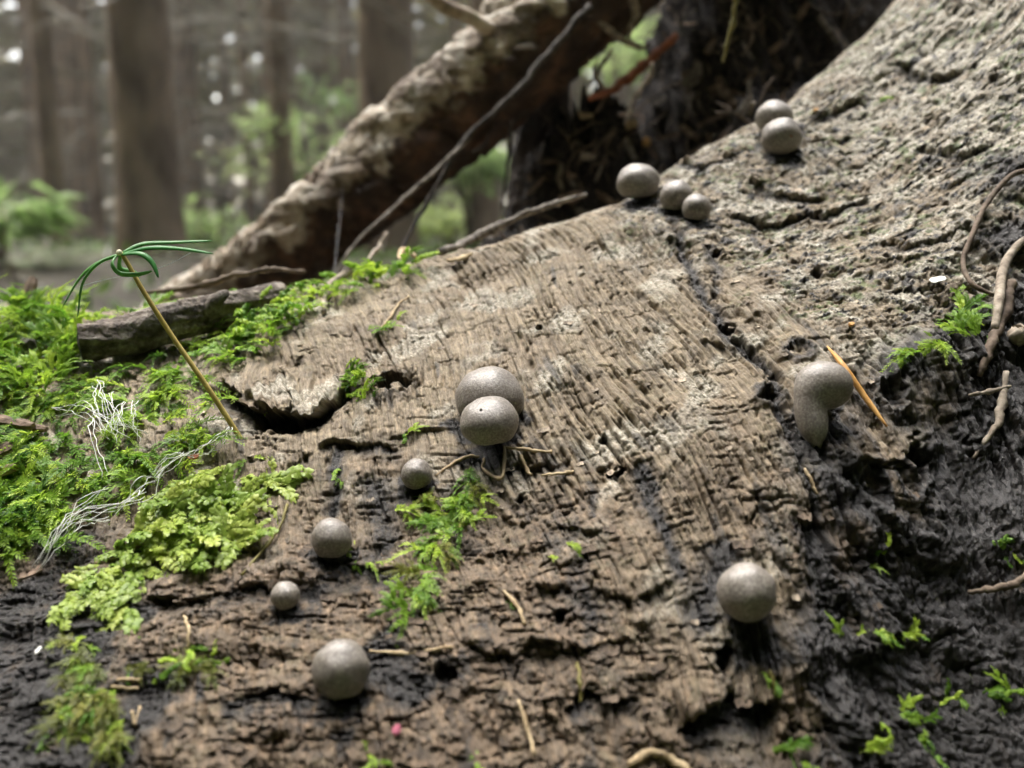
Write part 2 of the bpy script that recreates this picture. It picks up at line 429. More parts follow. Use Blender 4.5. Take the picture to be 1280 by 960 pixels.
# ------------------------------------------------------------------ the log: a smooth base through measured points
ctrl_px = [(0,960,12.0),(320,960,11.8),(640,960,11.8),(960,960,12.0),(1280,960,12.6),
 (0,700,15.6),(320,700,14.9),(640,700,14.6),(960,700,14.0),(1100,700,14.2),(1280,700,14.7),
 (0,540,18.6),(320,520,18.0),(640,510,17.6),(1000,500,16.5),(1280,500,16.2),
 (0,430,22),(250,410,22.3),(500,385,21.5),(640,380,20.8),(900,380,19.6),(1280,350,18.6),
 (1000,250,23.6),(1280,150,22.6),(1280,0,26),(1150,100,26.6)]
crest_px = [(-200,385,25),(0,378,25),(250,378,25),(400,354,24.5),(540,324,24.3),(640,298,24.6),(720,272,25.2),(830,214,26.2),(930,154,28),(1060,62,31),(1120,4,32.5),(1280,-120,36)]
C3 = [at(*c) for c in ctrl_px]
for c in crest_px:
    p = at(*c); C3.append(p)
    q = at(c[0], c[1], c[2]+3.0); C3.append(Vector((q.x, q.y, q.z-1.5)))
    C3.append(Vector((p.x*1.25, p.y+8, p.z-8.5)))
for px in (-100, 320, 640, 960, 1380):
    p = at(px, 960, 11.8); C3.append(Vector((p.x*.8, 8.5, p.z-3.6)))
    C3.append(Vector((p.x*.7, 5.5, p.z-8.5)))
C3.append(Vector((-22, 20, -7))); C3.append(Vector((-20, 14, -9))); C3.append(Vector((22, 14, -3.5))); C3.append(Vector((24, 22, 4.5)))
CX = np.array([[p.x, p.y] for p in C3]); CZ = np.array([p.z for p in C3])
def _k(r2): return np.where(r2 > 1e-12, r2*np.log(r2+1e-12), 0)
nC = len(CX)
Kmat = _k(((CX[:, None]-CX[None])**2).sum(-1)) + np.eye(nC)*2.0
Pm = np.c_[np.ones(nC), CX]
Lm = np.block([[Kmat, Pm], [Pm.T, np.zeros((3, 3))]])
wts = np.linalg.solve(Lm, np.r_[CZ, 0, 0, 0])
def base_z(X, Y):
    Z = wts[nC] + wts[nC+1]*X + wts[nC+2]*Y
    for i in range(nC): Z = Z + wts[i]*_k((X-CX[i, 0])**2+(Y-CX[i, 1])**2)
    return Z
# grid that is fine where the picture looks and coarser outside
NA, NR = 1010, 640
a_in = np.linspace(-.60, .60, NA)
g = np.cumsum(.0012*1.12**np.arange(1, 38)); g = g[g < .75]
A_ = np.r_[-.60-g[::-1], a_in, .60+g]
yy = [5.0]
while yy[-1] < 37:
    y = yy[-1]; st = .0019*y if 10.5 < y < 33 else .006*y
    st *= 1.0 if y < 22 else .85
    yy.append(y+st)
Y_ = np.array(yy)
GA, GY = np.meshgrid(A_, Y_)
GX = GA*GY
GZ = base_z(GX, GY)
def normals(X, Y, Z):
    P = np.stack([X, Y, Z], -1)
    du = np.gradient(P, axis=1); dv = np.gradient(P, axis=0)
    n = np.cross(du, dv); n /= np.linalg.norm(n, axis=-1, keepdims=True)+1e-12
    return n
BN = normals(GX, GY, GZ)
PXB, PYB = project(GX, GY, GZ)
# lookup: photo pixel -> place on the base surface
def make_lookup(X, Y, Z, Nn, step=4):
    PX, PY = project(X, Y, Z)
    V = np.stack([X, Y, Z], -1); facing = (Nn*V).sum(-1) < 0
    I, J = np.mgrid[0:X.shape[0]:step, 0:X.shape[1]:step]
    I = I.ravel(); J = J.ravel(); ok = facing[I, J] & (PX[I, J] > -500) & (PX[I, J] < 1800) & (PY[I, J] < 1300)
    I = I[ok]; J = J[ok]
    kd = kdtree.KDTree(len(I))
    for n_, (i, j) in enumerate(zip(I, J)): kd.insert((PX[i, j], PY[i, j], 0), n_)
    kd.balance()
    def f(px, py):
        _, n_, _ = kd.find((px, py, 0)); i0, j0 = I[n_], J[n_]
        i1, i2 = max(i0-step, 0), i0+step+1; j1, j2 = max(j0-step, 0), j0+step+1
        d = (PX[i1:i2, j1:j2]-px)**2 + (PY[i1:i2, j1:j2]-py)**2 + np.where(facing[i1:i2, j1:j2], 0, 1e9)
        k = np.unravel_index(np.argmin(d), d.shape)
        return i1+k[0], j1+k[1]
    return f
_bl = make_lookup(GX, GY, GZ, BN)
def W(px, py):
    i, j = _bl(px, py); return GX[i, j], GY[i, j]

# grain coordinates: s across the fibres, t along them
S = GX - .28*(18-GY) + .30*N2(GX/4.5, GY/5, 1) + .035*N2(GX/1.1, GY/2.4, 2)
Tt = GY*1.16 + .1*N2(GX/1.3, GY/1.3, 3)

_wx = .05*N2(GX/.22, GY/.22, 71)+.13*N2(GX/.7, GY/.7, 73)+.03*N2(GX/.08, GY/.08, 171); _wy = .06*N2(GX/.22, GY/.22, 72)+.16*N2(GX/.7, GY/.7, 74)+.035*N2(GX/.08, GY/.08, 172)
def window(xs, ys, pad):
    """index window of the grid round a set of places"""
    y0, y1 = min(ys)-pad, max(ys)+pad
    i0, i1 = np.searchsorted(Y_, [y0, y1])
    lo = min((x-pad)/max(y, 1) for x in xs for y in (max(y0, 5), y1)); hi = max((x+pad)/max(y, 1) for x in xs for y in (max(y0, 5), y1))
    j0, j1 = np.searchsorted(A_, [lo, hi])
    return (slice(max(i0, 0), min(i1+1, len(Y_))), slice(max(j0, 0), min(j1+1, len(A_))))
def seg_dist(pts, w):
    """distance (cm) to a polyline, side (+ = uphill), position along it 0..1"""
    QX, QY = (GX+_wx)[w], (GY+_wy)[w]
    best = np.full(QX.shape, 1e9); side = np.zeros(QX.shape); along = np.zeros(QX.shape)
    Ls = [math.dist(pts[i], pts[i+1]) for i in range(len(pts)-1)]; tot = sum(Ls); acc = 0
    for i in range(len(pts)-1):
        (x0, y0), (x1, y1) = pts[i], pts[i+1]; dx, dy = x1-x0, y1-y0; L2 = dx*dx+dy*dy
        t = np.clip(((QX-x0)*dx+(QY-y0)*dy)/L2, 0, 1)
        ex, ey = QX-x0-t*dx, QY-y0-t*dy; d = np.hypot(ex, ey)
        nb = d < best
        best = np.where(nb, d, best); side = np.where(nb, np.sign(dx*ey-dy*ex), side)
        along = np.where(nb, (acc+t*Ls[i])/tot, along); acc += Ls[i]
    return best, side, along
def poly_mask(pxs, soft=.4, wob=.5, seed=0):
    pts = [W(*p) for p in pxs]
    QX = GX + wob*FBM(GX/1.4, GY/1.4, 81+seed); QY = GY + wob*FBM(GX/1.4, GY/1.4, 83+seed)
    inside = np.zeros(GX.shape, bool); best = np.full(GX.shape, 1e9)
    for i in range(len(pts)):
        (x0, y0), (x1, y1) = pts[i], pts[(i+1) % len(pts)]; dx, dy = x1-x0, y1-y0; L2 = dx*dx+dy*dy+1e-9
        t = np.clip(((QX-x0)*dx+(QY-y0)*dy)/L2, 0, 1)
        best = np.minimum(best, np.hypot(QX-x0-t*dx, QY-y0-t*dy))
        c = ((y0 > QY) != (y1 > QY)) & (QX < dx*(QY-y0)/(dy if abs(dy) > 1e-9 else 1e-9)+x0)
        inside ^= c
    return smooth(-soft, soft, np.where(inside, best, -best))

D = .16*FBM(GX/3.2, GY/3.4, 11) + .06*N2(GX/1.1, GY/1.3, 12)
stain = np.zeros(GX.shape); green = np.zeros(GX.shape)  # stain: black wet wood, plus shade painted into the ledge recesses
# regional weights
w_scaly = poly_mask([(760,300),(830,190),(1060,40),(1150,-60),(1500,-150),(1500,420),(1130,420),(1000,400),(900,330)], 1.0, .6, 1)   # upper right: small scales
w_low = smooth(17.3, 13.8, GY + .8*FBM(GX/2.2, GY/2.2, 21))                                                          # lower: soft brown rot
w_gold = poly_mask([(760,560),(960,520),(1010,640),(1030,800),(1010,890),(880,880),(760,760)], .8, .8, 7)
w_low = w_low*(1-.6*w_gold)
right_dark = poly_mask([(1330,190),(1215,300),(1195,390),(1120,450),(1085,540),(1010,560),(1030,650),(1045,760),(1010,850),(1030,1100),(1700,1100),(1700,190)], 1.2, 1.4, 2)
right_soft = poly_mask([(1400,190),(1280,330),(1230,420),(1180,520),(1090,620),(1090,780),(1080,1100),(1700,1100),(1700,190)], 1.6, .7, 4)
left_dark = poly_mask([(-300,690),(120,690),(215,720),(190,780),(110,800),(140,860),(230,900),(200,1100),(-300,1100)], .6, 1.0, 3)
w_fib = np.clip(1-.45*w_low-.50*w_scaly, .18, 1)
# fibres
fm = .6+.8*np.clip(N2(GX/1.8, GY/2.2, 29)+.4, 0, 1)
fib = .060*N2(S/.42, Tt/3.2, 31) + .050*N2(S/.19, Tt/1.3, 32) + .030*N2(S/.085, Tt/.6, 33) + .010*N2(S/.04, Tt/.25, 34)
n1 = N2(S/.34, Tt/3.6, 35); n2 = N2(S/.16, Tt/1.3, 36)
gm = smooth(-.15, .35, N2(GX/.9, GY/1.4, 37)); gm2 = smooth(-.05, .4, N2(GX/.5, GY/.8, 38))
fib -= .12*np.exp(-(n1/.07)**2)*gm + .07*np.exp(-(n2/.09)**2)*gm2
fib -= .008
w_cor = .40+.75*poly_mask([(600,300),(760,265),(850,240),(1000,400),(1060,700),(1040,900),(860,900),(640,800),(560,600),(540,400)], 1.4, .8, 6)
rr_ = np.abs(np.sin(math.pi*(S+.022*N2(S/.5, Tt/2.2, 131))/.165 + 1.5*N2(S/1.1, Tt/9.0, 132)))
rid = (rr_+.004)**.38
fib += .115*(rid-.8)*w_cor*smooth(-.55, .0, N2(S/.4, Tt/3.0, 133))
f_ = 1-np.abs(N2(S/.075, Tt/.55, 134))*2.2
fib += .022*(f_-.6)
D += fib*w_fib*fm
# cubical checking: cracks across the fibres, blocks stepped against each other
wrp = .25*N2(GX/.5, GY/.5, 41)
f1, f2, cid, cox, coy = WORLEY(S/.30+wrp, Tt/.42+wrp*.7, 42)
edge = smooth(.0, .16, f2-f1)
edge = smooth(.0, .09, f2-f1)
D += ((cid-.5)*.030 - (1-edge)*.028)*(.35+.65*smooth(-.2, .3, N2(GX/1.2, GY/1.2, 43)))*np.clip(.55+.4*w_low, 0, 1)
# shingled scales: each scale is highest at its lower lip
def scales(sx, sy, seed, rot):
    u = (S*math.cos(rot)+Tt*math.sin(rot))/sx; v = (-S*math.sin(rot)+Tt*math.cos(rot))/sy
    w = .9*N2(GX/(sx*1.5), GY/(sx*1.1), seed)+.45*N2(GX/(sx*.5), GY/(sx*.4), seed+4)
    a, b, c, ox, oy = WORLEY(u+w, v+w*1.3, seed+1)
    return (oy*.5)*(.5+c) + (c-.5)*.5 - .25*(1-smooth(0, .12, b-a))
sc0 = scales(1.1, .42, 50, -.3); sc1 = scales(.55, .24, 51, -.25); sc2 = scales(.26, .13, 52, -.15)
flk = smooth(-.1, .3, N2(GX/1.4, GY/.9, 54))
D += .10*sc0*(w_scaly*.25*flk+.12*w_low*flk) + .085*sc1*(w_scaly*(.15+.35*flk)+.35*w_low*flk+.12*flk) + .032*sc2*(w_scaly+.4*w_low+.25)
cr = N2(S/1.5+.3*N2(GX/.4, GY/.4, 55), Tt/.34, 56)
D -= .10*np.exp(-(cr/.045)**2)*smooth(-.1, .25, N2(GX/.8, GY/.6, 57))*(.6+.4*np.maximum(w_low, w_scaly))
cr2 = N2(S/.7+.4*N2(GX/.3, GY/.3, 155), Tt/.20+.3*N2(GX/.5, GY/.5, 159), 156)
D -= .07*np.exp(-(cr2/.06)**2)*smooth(.0, .3, N2(GX/.5, GY/.4, 157))*(.6+.4*w_low)
n3 = N2(S/.22, Tt/2.6, 151); D -= .10*np.exp(-(n3/.045)**2)*smooth(.0, .25, N2(GX/.7, GY/1.6, 152))*(1-.6*w_scaly)
D += .012*N2(GX/.11, GY/.085, 58)*(w_low+w_scaly+.15) + .009*N2(GX/.055, GY/.045, 59)*(.5+w_low+.5*w_scaly)
pit_ = N2(GX/.16, GY/.10, 158); D -= .05*smooth(.45, .62, pit_)*(w_low*.3+.6*w_scaly+.2)
# peeled layers: flat plates with ragged edges, the deeper layers of another tone
def layers(sx, sy, n, seed):
    q = n*FBM(S/sx, Tt/sy, seed, 3) + .22*N2(S/.06, Tt/.4, seed+40) + .18*N2(S/.16, Tt/.14, seed+41)
    k = np.floor(q); f = q-k
    tone = (_hash(k, k*0+seed, 7) & np.uint32(255))/255.0
    return k + smooth(.86, 1.0, f) + .12*f, tone
la1, tone1 = layers(1.5, .8, 2.6, 210); la2, tone2 = layers(.6, .32, 2.2, 230)
w_lay = np.clip(.25+.7*w_low+.1*w_scaly, 0, 1)
la3, tone3 = layers(.45, .42, 2.4, 250); D += .026*(la3-la3.mean())*w_scaly
D += .038*(la1-la1.mean())*w_lay + .023*(la2-la2.mean())*w_lay
tone = np.clip(.6*tone1+.4*tone2, 0, 1)
# ledges: (photo polyline left to right, raise, pit, reach uphill, reach downhill, stain and recess shade)
ledges = [
 ([(278,478),(300,494),(330,506),(360,510),(392,504),(414,488),(434,472)], .13, .62, 2.4, .50, .9),
 ([(448,492),(470,500),(497,492),(520,468)], -.05, .0, .5, .3, .5),
 ([(388,566),(420,556),(446,556),(482,566),(512,560)], .06, .17, .5, .22, .8),
 ([(300,600),(350,590),(392,566)], .05, .10, .5, .25, .4),
 ([(905,268),(960,276),(1020,272),(1090,240)], .12, .26, .7, .25, .8),
 ([(930,225),(985,248),(1040,240)], .10, .15, .5, .2, .7),
 ([(1120,75),(1165,95),(1215,88)], .10, .2, .5, .25, .7),
 ([(1150,180),(1200,200),(1250,180)], .08, .18, .5, .2, .6),
 ([(1090,300),(1140,310),(1190,290)], .07, .15, .5, .2, .6),
 ([(840,205),(880,212),(925,195)], .08, .16, .4, .25, .8),
 ([(1010,140),(1040,138),(1075,120)], .08, .22, .6, .3, .7),
 ([(640,585),(690,578),(720,560)], .05, .14, .4, .2, .7),
 ([(845,900),(885,882),(925,872),(985,886)], .10, .26, .7, .5, 1.0),
 ([(560,800),(640,815),(720,800),(800,806)], .07, .10, .5, .3, .5),
 ([(380,700),(430,690),(480,712),(520,700)], .05, .12, .5, .3, .8),
 ([(600,640),(680,650),(760,660)], .04, .08, .4, .2, .3),
 ([(170,745),(240,752),(330,738),(392,720)], .06, .12, .5, .3, .6),
 ([(270,885),(340,860),(400,880)], .05, .12, .5, .4, .8),
 ([(700,888),(745,868),(800,880)], .09, .14, .4, .3, .7),
 ([(650,730),(740,742),(850,725)], .06, .10, .5, .3, .5),
 ([(1040,590),(1110,575),(1180,560)], .08, .22, .4, .3, .6),
 ([(1060,700),(1130,690),(1240,700)], .08, .2, .5, .4, .6),
 ([(1080,830),(1160,800),(1260,830)], .08, .2, .5, .4, .6),
 ([(480,560),(560,535)], .04, .08, .3, .2, .4),
 ([(870,420),(935,440)], .05, .08, .3, .15, .6),
]
LAT = np.zeros(GX.shape)
for pl, up, pit, Lu, Ld, dark_amt in ledges:
    pts = [W(*p) for p in pl]
    w = window([p[0] for p in pts], [p[1] for p in pts], 2.2*max(Lu, Ld)+.2)
    d, sd, al = seg_dist(pts, w)
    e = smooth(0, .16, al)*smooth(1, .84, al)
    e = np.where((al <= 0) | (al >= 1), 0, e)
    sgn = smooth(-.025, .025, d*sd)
    pit_k = pit if pit > .5 else pit*.6
    rough_ = 1.0 if pit > .5 else .55+.9*np.clip(N2(GX[w]/.3, GY[w]/.3, 173)+.35, 0, 1)
    D[w] += e*rough_*(sgn*up*np.exp(-(d/Lu)**2)) - e*(1-sgn)*pit_k*rough_*np.exp(-(d/Ld)**2)
    if pit > .5: LAT[w] += e*sgn*.30*np.exp(-(d/1.6)**2)*(1+.5*N2(S[w]/.14, Tt[w]/.5, 174)+.35*N2(S[w]/.4, Tt[w]/.6, 175))
    stain[w] = np.maximum(stain[w], dark_amt*e*(1-sgn)*np.exp(-(d/(Ld*1.1))**2))  # shade under the lifted lips goes into the stain colour
# grooves along the fibres
grooves = [
 ([(838,268),(858,322),(880,375),(912,420),(960,462),(985,540),(1006,590),(1035,668),(1060,740)], .16, .11, .85),
 ([(796,580),(826,645),(850,700),(858,740)], .10, .12, .9),
 ([(735,600),(742,640)], .05, .07, .7),
 ([(424,556),(418,600),(408,646)], .07, .12, .9),
 ([(470,590),(480,650),(470,700)], .04, .22, .75),
 ([(560,600),(572,660),(600,690)], .03, .2, .5),
 ([(880,300),(900,345),(890,375)], .10, .09, .7),
 ([(1100,430),(1070,470),(1100,540)], .08, .15, .5),
 ([(720,690),(735,745),(745,800)], .05, .12, .6),
 ([(890,668),(900,700),(880,760),(895,800)], .07, .22, .9),
 ([(455,800),(500,850),(540,880)], .06, .3, .9),
 ([(610,370),(626,470)], .05, .05, .3),
 ([(1020,640),(1050,780),(1030,900)], .14, .3, 1.0),
]
for pl, dep, wd, dark_amt in grooves:
    pts = [W(*p) for p in pl]; w = window([p[0] for p in pts], [p[1] for p in pts], 4*wd+.2)
    d, sd, al = seg_dist(pts, w)
    e = np.where((al <= 0) | (al >= 1), .0, smooth(0, .1, al)*smooth(1, .9, al))
    D[w] -= e*dep*np.exp(-(d/wd)**2); stain[w] = np.maximum(stain[w], e*dark_amt*np.exp(-(d/(wd*1.5))**2))
# beetle holes, pits, knots: photo place, radius (cm), depth, darkened inside
holes = [(690,350,.06,.3),(713,355,.06,.3),(674,412,.07,.22),(838,302,.09,.3),(775,588,.09,.3),(1243,101,.11,.35),(1000,262,.1,.3),(1022,268,.12,.3),
 (905,826,.13,.35),(492,474,.20,.7),(480,480,.2,.6),(507,478,.13,.55),(895,318,.12,.25),(912,410,.16,.28),(760,590,.05,.2),(752,548,.08,.18),(962,495,.16,.25),(1022,342,.13,.2),
 (918,690,.10,.08),(560,846,.16,.2),(330,520,.35,.3),(360,523,.3,.25),(1165,570,.2,.25),(1240,160,.08,.15),(1110,320,.1,.16),(1060,170,.1,.2),(700,770,.09,.15),(1218,85,.12,.2),(650,620,.06,.2)]
for px, py, r, dep in holes:
    x, y = W(px, py); w = window([x], [y], r*4+.1); gx, gy = GX[w], GY[w]
    r *= .8; d = np.hypot(gx-x, (gy-y)*.75); d = d*(1+.45*N2(gx/.12, gy/.12, 61)+.4*N2(gx/.3, gy/.3, 161))
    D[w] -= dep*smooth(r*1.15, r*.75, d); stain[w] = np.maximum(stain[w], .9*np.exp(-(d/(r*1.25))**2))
    D[w] += .03*np.exp(-((d-r*1.5)/(r*.5))**2)
for px, py, r, up in [(1120,487,.26,.13),(1000,437,.24,.1),(1105,610,.26,.12),(1150,600,.22,.1),(962,495,.22,.06),(752,205,.2,0),(1160,205,.2,.06)]:
    x, y = W(px, py); w = window([x], [y], r*4+.1); gx, gy = GX[w], GY[w]
    d = np.hypot(gx-x, (gy-y)*.85)*(1+.3*N2(gx/.2, gy/.2, 62))
    D[w] += up*np.exp(-((d-r)/(r*.32))**2) - up*.8*np.exp(-(d/(r*.5))**2)
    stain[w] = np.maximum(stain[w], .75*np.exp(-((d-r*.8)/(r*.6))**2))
for px, py, r, up in [(802,768,.17,.18),(722,805,.1,.1),(760,866,.15,.12),(1010,275,.12,.08),(660,560,.14,.05),(870,470,.2,.06),(1190,465,.14,.1),(1085,925,.4,.2),(340,905,.3,.12)]:
    x, y = W(px, py); w = window([x], [y], r*4+.1); gx, gy = GX[w], GY[w]; d = np.hypot(gx-x, (gy-y)*.8)
    D[w] += up*smooth(r*1.3, r*.2, d+.4*r*N2(gx/.15, gy/.15, 63))
# the dark wet side and the mossy end are lumpier
lump = np.maximum(right_dark, left_dark)
D += lump*(.08*FBM(GX/.9, GY/.9, 64) + .02*N2(GX/.22, GY/.2, 65)+.025*sc1) + right_dark*.55*fib
D -= .55*right_soft
stain = np.maximum(stain, right_dark*(.90+.25*N2(GX/.7, GY/.7, 66)))
stain = np.maximum(stain, left_dark*(.85+.25*N2(GX/.7, GY/.7, 67)))
blot = FBM(GX/1.3+.3*N2(S/.3, Tt/.8, 68), GY/1.5, 69, 4)
stain = np.maximum(stain, .65*smooth(.38, .8, blot+.25*N2(S/.12, Tt/.7, 168))*(.35+.65*w_low)*(1-.7*w_scaly))
st2 = N2(S/.28, Tt/2.2, 70)
stain = np.maximum(stain, .75*smooth(.40, .62, FBM(GX/.5, GY/.35, 176, 4))*w_scaly)
stain = np.maximum(stain, .95*smooth(.40, .55, FBM(GX/.20, GY/.11, 177, 3))*np.clip(w_scaly+.35*w_low, 0, 1))
stain = np.maximum(stain, .6*smooth(.38, .55, st2)*smooth(.0, .4, N2(GX/1.5, GY/1.5, 75)))
# ragged dark patch under each fruit body is added with them
green = .95*smooth(.05, .4, FBM(GX/.9, GY/.8, 76, 4))*np.clip(w_scaly+.12, 0, 1)*smooth(.0, .3, N2(GX/.2, GY/.11, 77)+.3*N2(GX/.06, GY/.05, 97)) 
brown = np.clip(w_low*.62 + .22*smooth(-.2, .6, FBM(GX/2, GY/2, 78)), 0, 1)
w_top_lit = poly_mask([(1020,90),(1100,-40),(1500,-200),(1500,160),(1200,190),(1080,170)], 1.2, .8, 8)  # cream patches plus backlight sheen put into the wood colour, upper right
brown = np.clip(brown + .35*(tone-.5)*w_lay, 0, 1)
pale = np.clip(.45*smooth(.55, .8, 1-tone)*w_lay + w_scaly*(.10+1.3*w_top_lit*smooth(-.5, .1, FBM(GX/.7, GY/.5, 179))+1.0*smooth(.0, .32, FBM(GX/.8, GY/.55, 79, 4))) + .8*smooth(.15, .5, FBM(GX/1.2, GY/1.2, 80))*(1-w_low), 0, 1)
FRUIT = [  # photo x, y of the centre, width, height in photo px
 ('a',799,228,54,47),('b',845,245,41,41),('c',871,260,36,36),('d',968,147,45,38),('e',976,171,49,47),('f',612,498,88,78),('g',612,527,75,58),
 ('h',520,593,40,44),('i',415,673,53,55),('j',356,744,39,37),('k',426,837,76,82),('l',933,740,76,82),('m',1030,485,70,66)]
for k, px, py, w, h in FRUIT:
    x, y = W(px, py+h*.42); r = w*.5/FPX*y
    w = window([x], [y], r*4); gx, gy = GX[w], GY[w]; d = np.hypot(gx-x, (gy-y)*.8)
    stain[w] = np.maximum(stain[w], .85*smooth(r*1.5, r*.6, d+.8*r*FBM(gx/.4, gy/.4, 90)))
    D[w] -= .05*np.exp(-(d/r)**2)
stain = np.clip(stain + .2*w_low*smooth(.72, .9, tone)*(1-w_gold), 0, 1)
# displace along the normal; raised lips also lean downhill so that edges overhang
PXYZ = np.stack([GX, GY, GZ], -1) + BN*D[..., None]
fine = D - (.16*FBM(GX/3.2, GY/3.4, 11))
PXYZ[..., 1] -= .55*np.clip(fine, -.5, .25) + LAT
PXYZ[..., 2] -= .30*np.clip(fine, -.5, .25) + LAT*.45
# skirts down into the ground
for sl in ((0, slice(None)), (-1, slice(None)), (slice(None), 0), (slice(None), -1)):
    PXYZ[sl + (2,)] = -24.0
LX, LY, LZ = PXYZ[..., 0], PXYZ[..., 1], PXYZ[..., 2]
# smoothed normals for standing things on the surface
SMX = PXYZ.copy()
LN = BN
lookup = make_lookup(LX, LY, LZ, BN)
def surf(px, py):
    """photo pixel -> point on the finished log surface and the wood's general normal there (cm)"""
    i, j = lookup(px, py)
    return Vector(PXYZ[i, j]), Vector(BN[i, j])

def wood_material():
    m, nt, b = mat_new('rotten_wood'); T = NT(nt)
    gr = T.attr('grain').outputs['Vector']; ms = T.attr('masks'); sp = T.n('ShaderNodeSeparateColor'); nt.links.new(ms.outputs['Color'], sp.inputs[0])
    stain_shade, brown_, pale_ = sp.outputs; green_ = ms.outputs['Alpha']
    def g(sx, sy):
        mp = T.n('ShaderNodeMapping'); nt.links.new(gr, mp.inputs[0]); mp.inputs['Scale'].default_value = (sx, sy, 1); return mp.outputs[0]
    fibn = T.noise(g(9, .55), 1, 6, .7); fine_ = T.noise(g(26, 4), 1, 5, .75); blot_ = T.noise(g(2.2, 1.6), 1, 6, .65); speck = T.noise(g(17, 13), 1, 4, .7)
    tan = T.ramp(fibn, [(.34, (.047, .034, .020)), (.46, (.190, .146, .088)), (.62, (.39, .312, .200))])
    tan = T.mix(.5, tan, T.ramp(fine_, [(.38, (.047, .034, .021)), (.5, (.19, .148, .094)), (.62, (.39, .318, .212))]))
    palec = T.ramp(speck, [(.34, (.10, .088, .062)), (.48, (.33, .30, .23)), (.64, (.68, .645, .55))])
    brn = T.ramp(T.noise(g(9, 4), 1, 5, .65), [(.34, (.033, .021, .012)), (.50, (.118, .078, .047)), (.68, (.30, .204, .124))])
    c = T.mix(brown_, tan, brn)
    pf = T.math('MULTIPLY', pale_, T.ramp(blot_, [(.36, .45), (.55, 1)]), True)
    c = T.mix(pf, c, palec)
    c = T.mix(T.ramp(blot_, [(.3, .45), (.5, 0)]), c, (.085, .072, .06))
    c = T.mix(T.math('MULTIPLY', green_, .8), c, (.075, .12, .02))
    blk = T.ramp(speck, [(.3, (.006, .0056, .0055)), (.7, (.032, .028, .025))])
    sf = T.math('MULTIPLY', stain_shade, T.math('ADD', .1, T.math('ADD', speck, T.math('MULTIPLY', fibn, .9))), True)
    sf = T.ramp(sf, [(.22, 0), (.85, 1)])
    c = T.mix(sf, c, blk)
    nt.links.new(c, b.inputs['Base Color'])
    nt.links.new(T.ramp(sf, [(0, .64), (1, .40)]), b.inputs['Roughness'])
    b.inputs['Specular IOR Level'].default_value = .5
    h = T.math('ADD', T.math('MULTIPLY', fine_, .6), T.math('MULTIPLY', speck, .6))
    nt.links.new(T.bump(h, .8, .0011), b.inputs['Normal'])
    return m
M_wood = wood_material()
LOG_O = Vector((0, 20, -20))
log = empty('rotten_log', M(LOG_O))
tag(log, 'rotten barkless log with cracked weathered wood, mossy at one end', 'log')
def grid_object(name, P, mat, parent, origin):
    h, w = P.shape[:2]
    me = bpy.data.meshes.new(name)
    V = ((P - np.array(origin))*CM).reshape(-1, 3).astype(np.float32)
    idx = np.arange(h*w).reshape(h, w)
    Q = np.stack([idx[:-1, :-1], idx[:-1, 1:], idx[1:, 1:], idx[1:, :-1]], -1).reshape(-1, 4)
    me.vertices.add(len(V)); me.vertices.foreach_set('co', V.ravel())
    me.loops.add(Q.size); me.loops.foreach_set('vertex_index', Q.ravel().astype(np.int32))
    me.polygons.add(len(Q)); me.polygons.foreach_set('loop_start', np.arange(0, Q.size, 4, dtype=np.int32))
    me.polygons.foreach_set('use_smooth', np.ones(len(Q), bool))
    me.materials.append(mat); me.update(calc_edges=True)
    o = link(name, me, parent); return o, me
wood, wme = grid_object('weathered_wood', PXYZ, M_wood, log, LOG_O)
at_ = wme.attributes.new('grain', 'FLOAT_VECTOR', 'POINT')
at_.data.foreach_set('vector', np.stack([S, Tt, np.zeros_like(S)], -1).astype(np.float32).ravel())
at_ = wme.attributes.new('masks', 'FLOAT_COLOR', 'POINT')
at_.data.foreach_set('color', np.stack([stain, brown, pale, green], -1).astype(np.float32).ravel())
# ------------------------------------------------------------------ behind the log: soil clods, leaning branch
from mathutils.bvhtree import BVHTree
M_soil = simple_mat('dark_humus', (.008, .0075, .0075), (.060, .050, .044), 420, .9, 1.0, .003, lo=.38, hi=.72)
def clod(center, rad, seed, amp=.22, seg=170, rows=130):
    """lumpy clod of soil and roots, cm"""
    TH, PH = np.meshgrid(np.linspace(0, 2*math.pi, seg, endpoint=False), np.linspace(.02, math.pi-.02, rows))
    d = np.stack([np.sin(PH)*np.cos(TH), np.sin(PH)*np.sin(TH), np.cos(PH)], -1)
    X, Y, Z = d[..., 0]*3, d[..., 1]*3, d[..., 2]*3
    n = FBM(X+Z*.7+seed, Y-Z*.6, seed, 3)*.5 + FBM(X*2.3+Z*1.9, Y*2.1-Z*2.2, seed+3, 3)*.35 + N2(X*7+Z*5, Y*7-Z*6, seed+7)*.12 + N2(X*15+Z*9, Y*14-Z*13, seed+8)*.14+N2(X*26+Z*19, Y*27-Z*23, seed+9)*.10
    r = 1+amp*n
    p = d*r[..., None]*np.array(rad)
    V = p.reshape(-1, 3)
    F = [(i*seg+k, i*seg+(k+1) % seg, (i+1)*seg+(k+1) % seg, (i+1)*seg+k) for i in range(rows-1) for k in range(seg)]
    F.append(tuple(range(seg))[::-1]); F.append(tuple((rows-1)*seg+k for k in range(seg)))
    o = link('soil_bank', mesh_of('soil_bank', V*CM, F, M_soil)); o.location = M(center); tag(o, kind='structure')
    BVH.append(BVHTree.FromPolygons([Vector(v)+Vector(center) for v in V], F))
    return o
BVH = []
clod(at(966, 90, 41)+Vector((0, 0, -5)), (5.3, 4.5, 12.0), 5)
clod(at(735, 235, 38)+Vector((0, 0, -6)), (2.9, 3.0, 9.0), 9)
clod(at(655, 320, 31)+Vector((0, 0, -5.6)), (3.4, 3.0, 6.2), 13, .16)
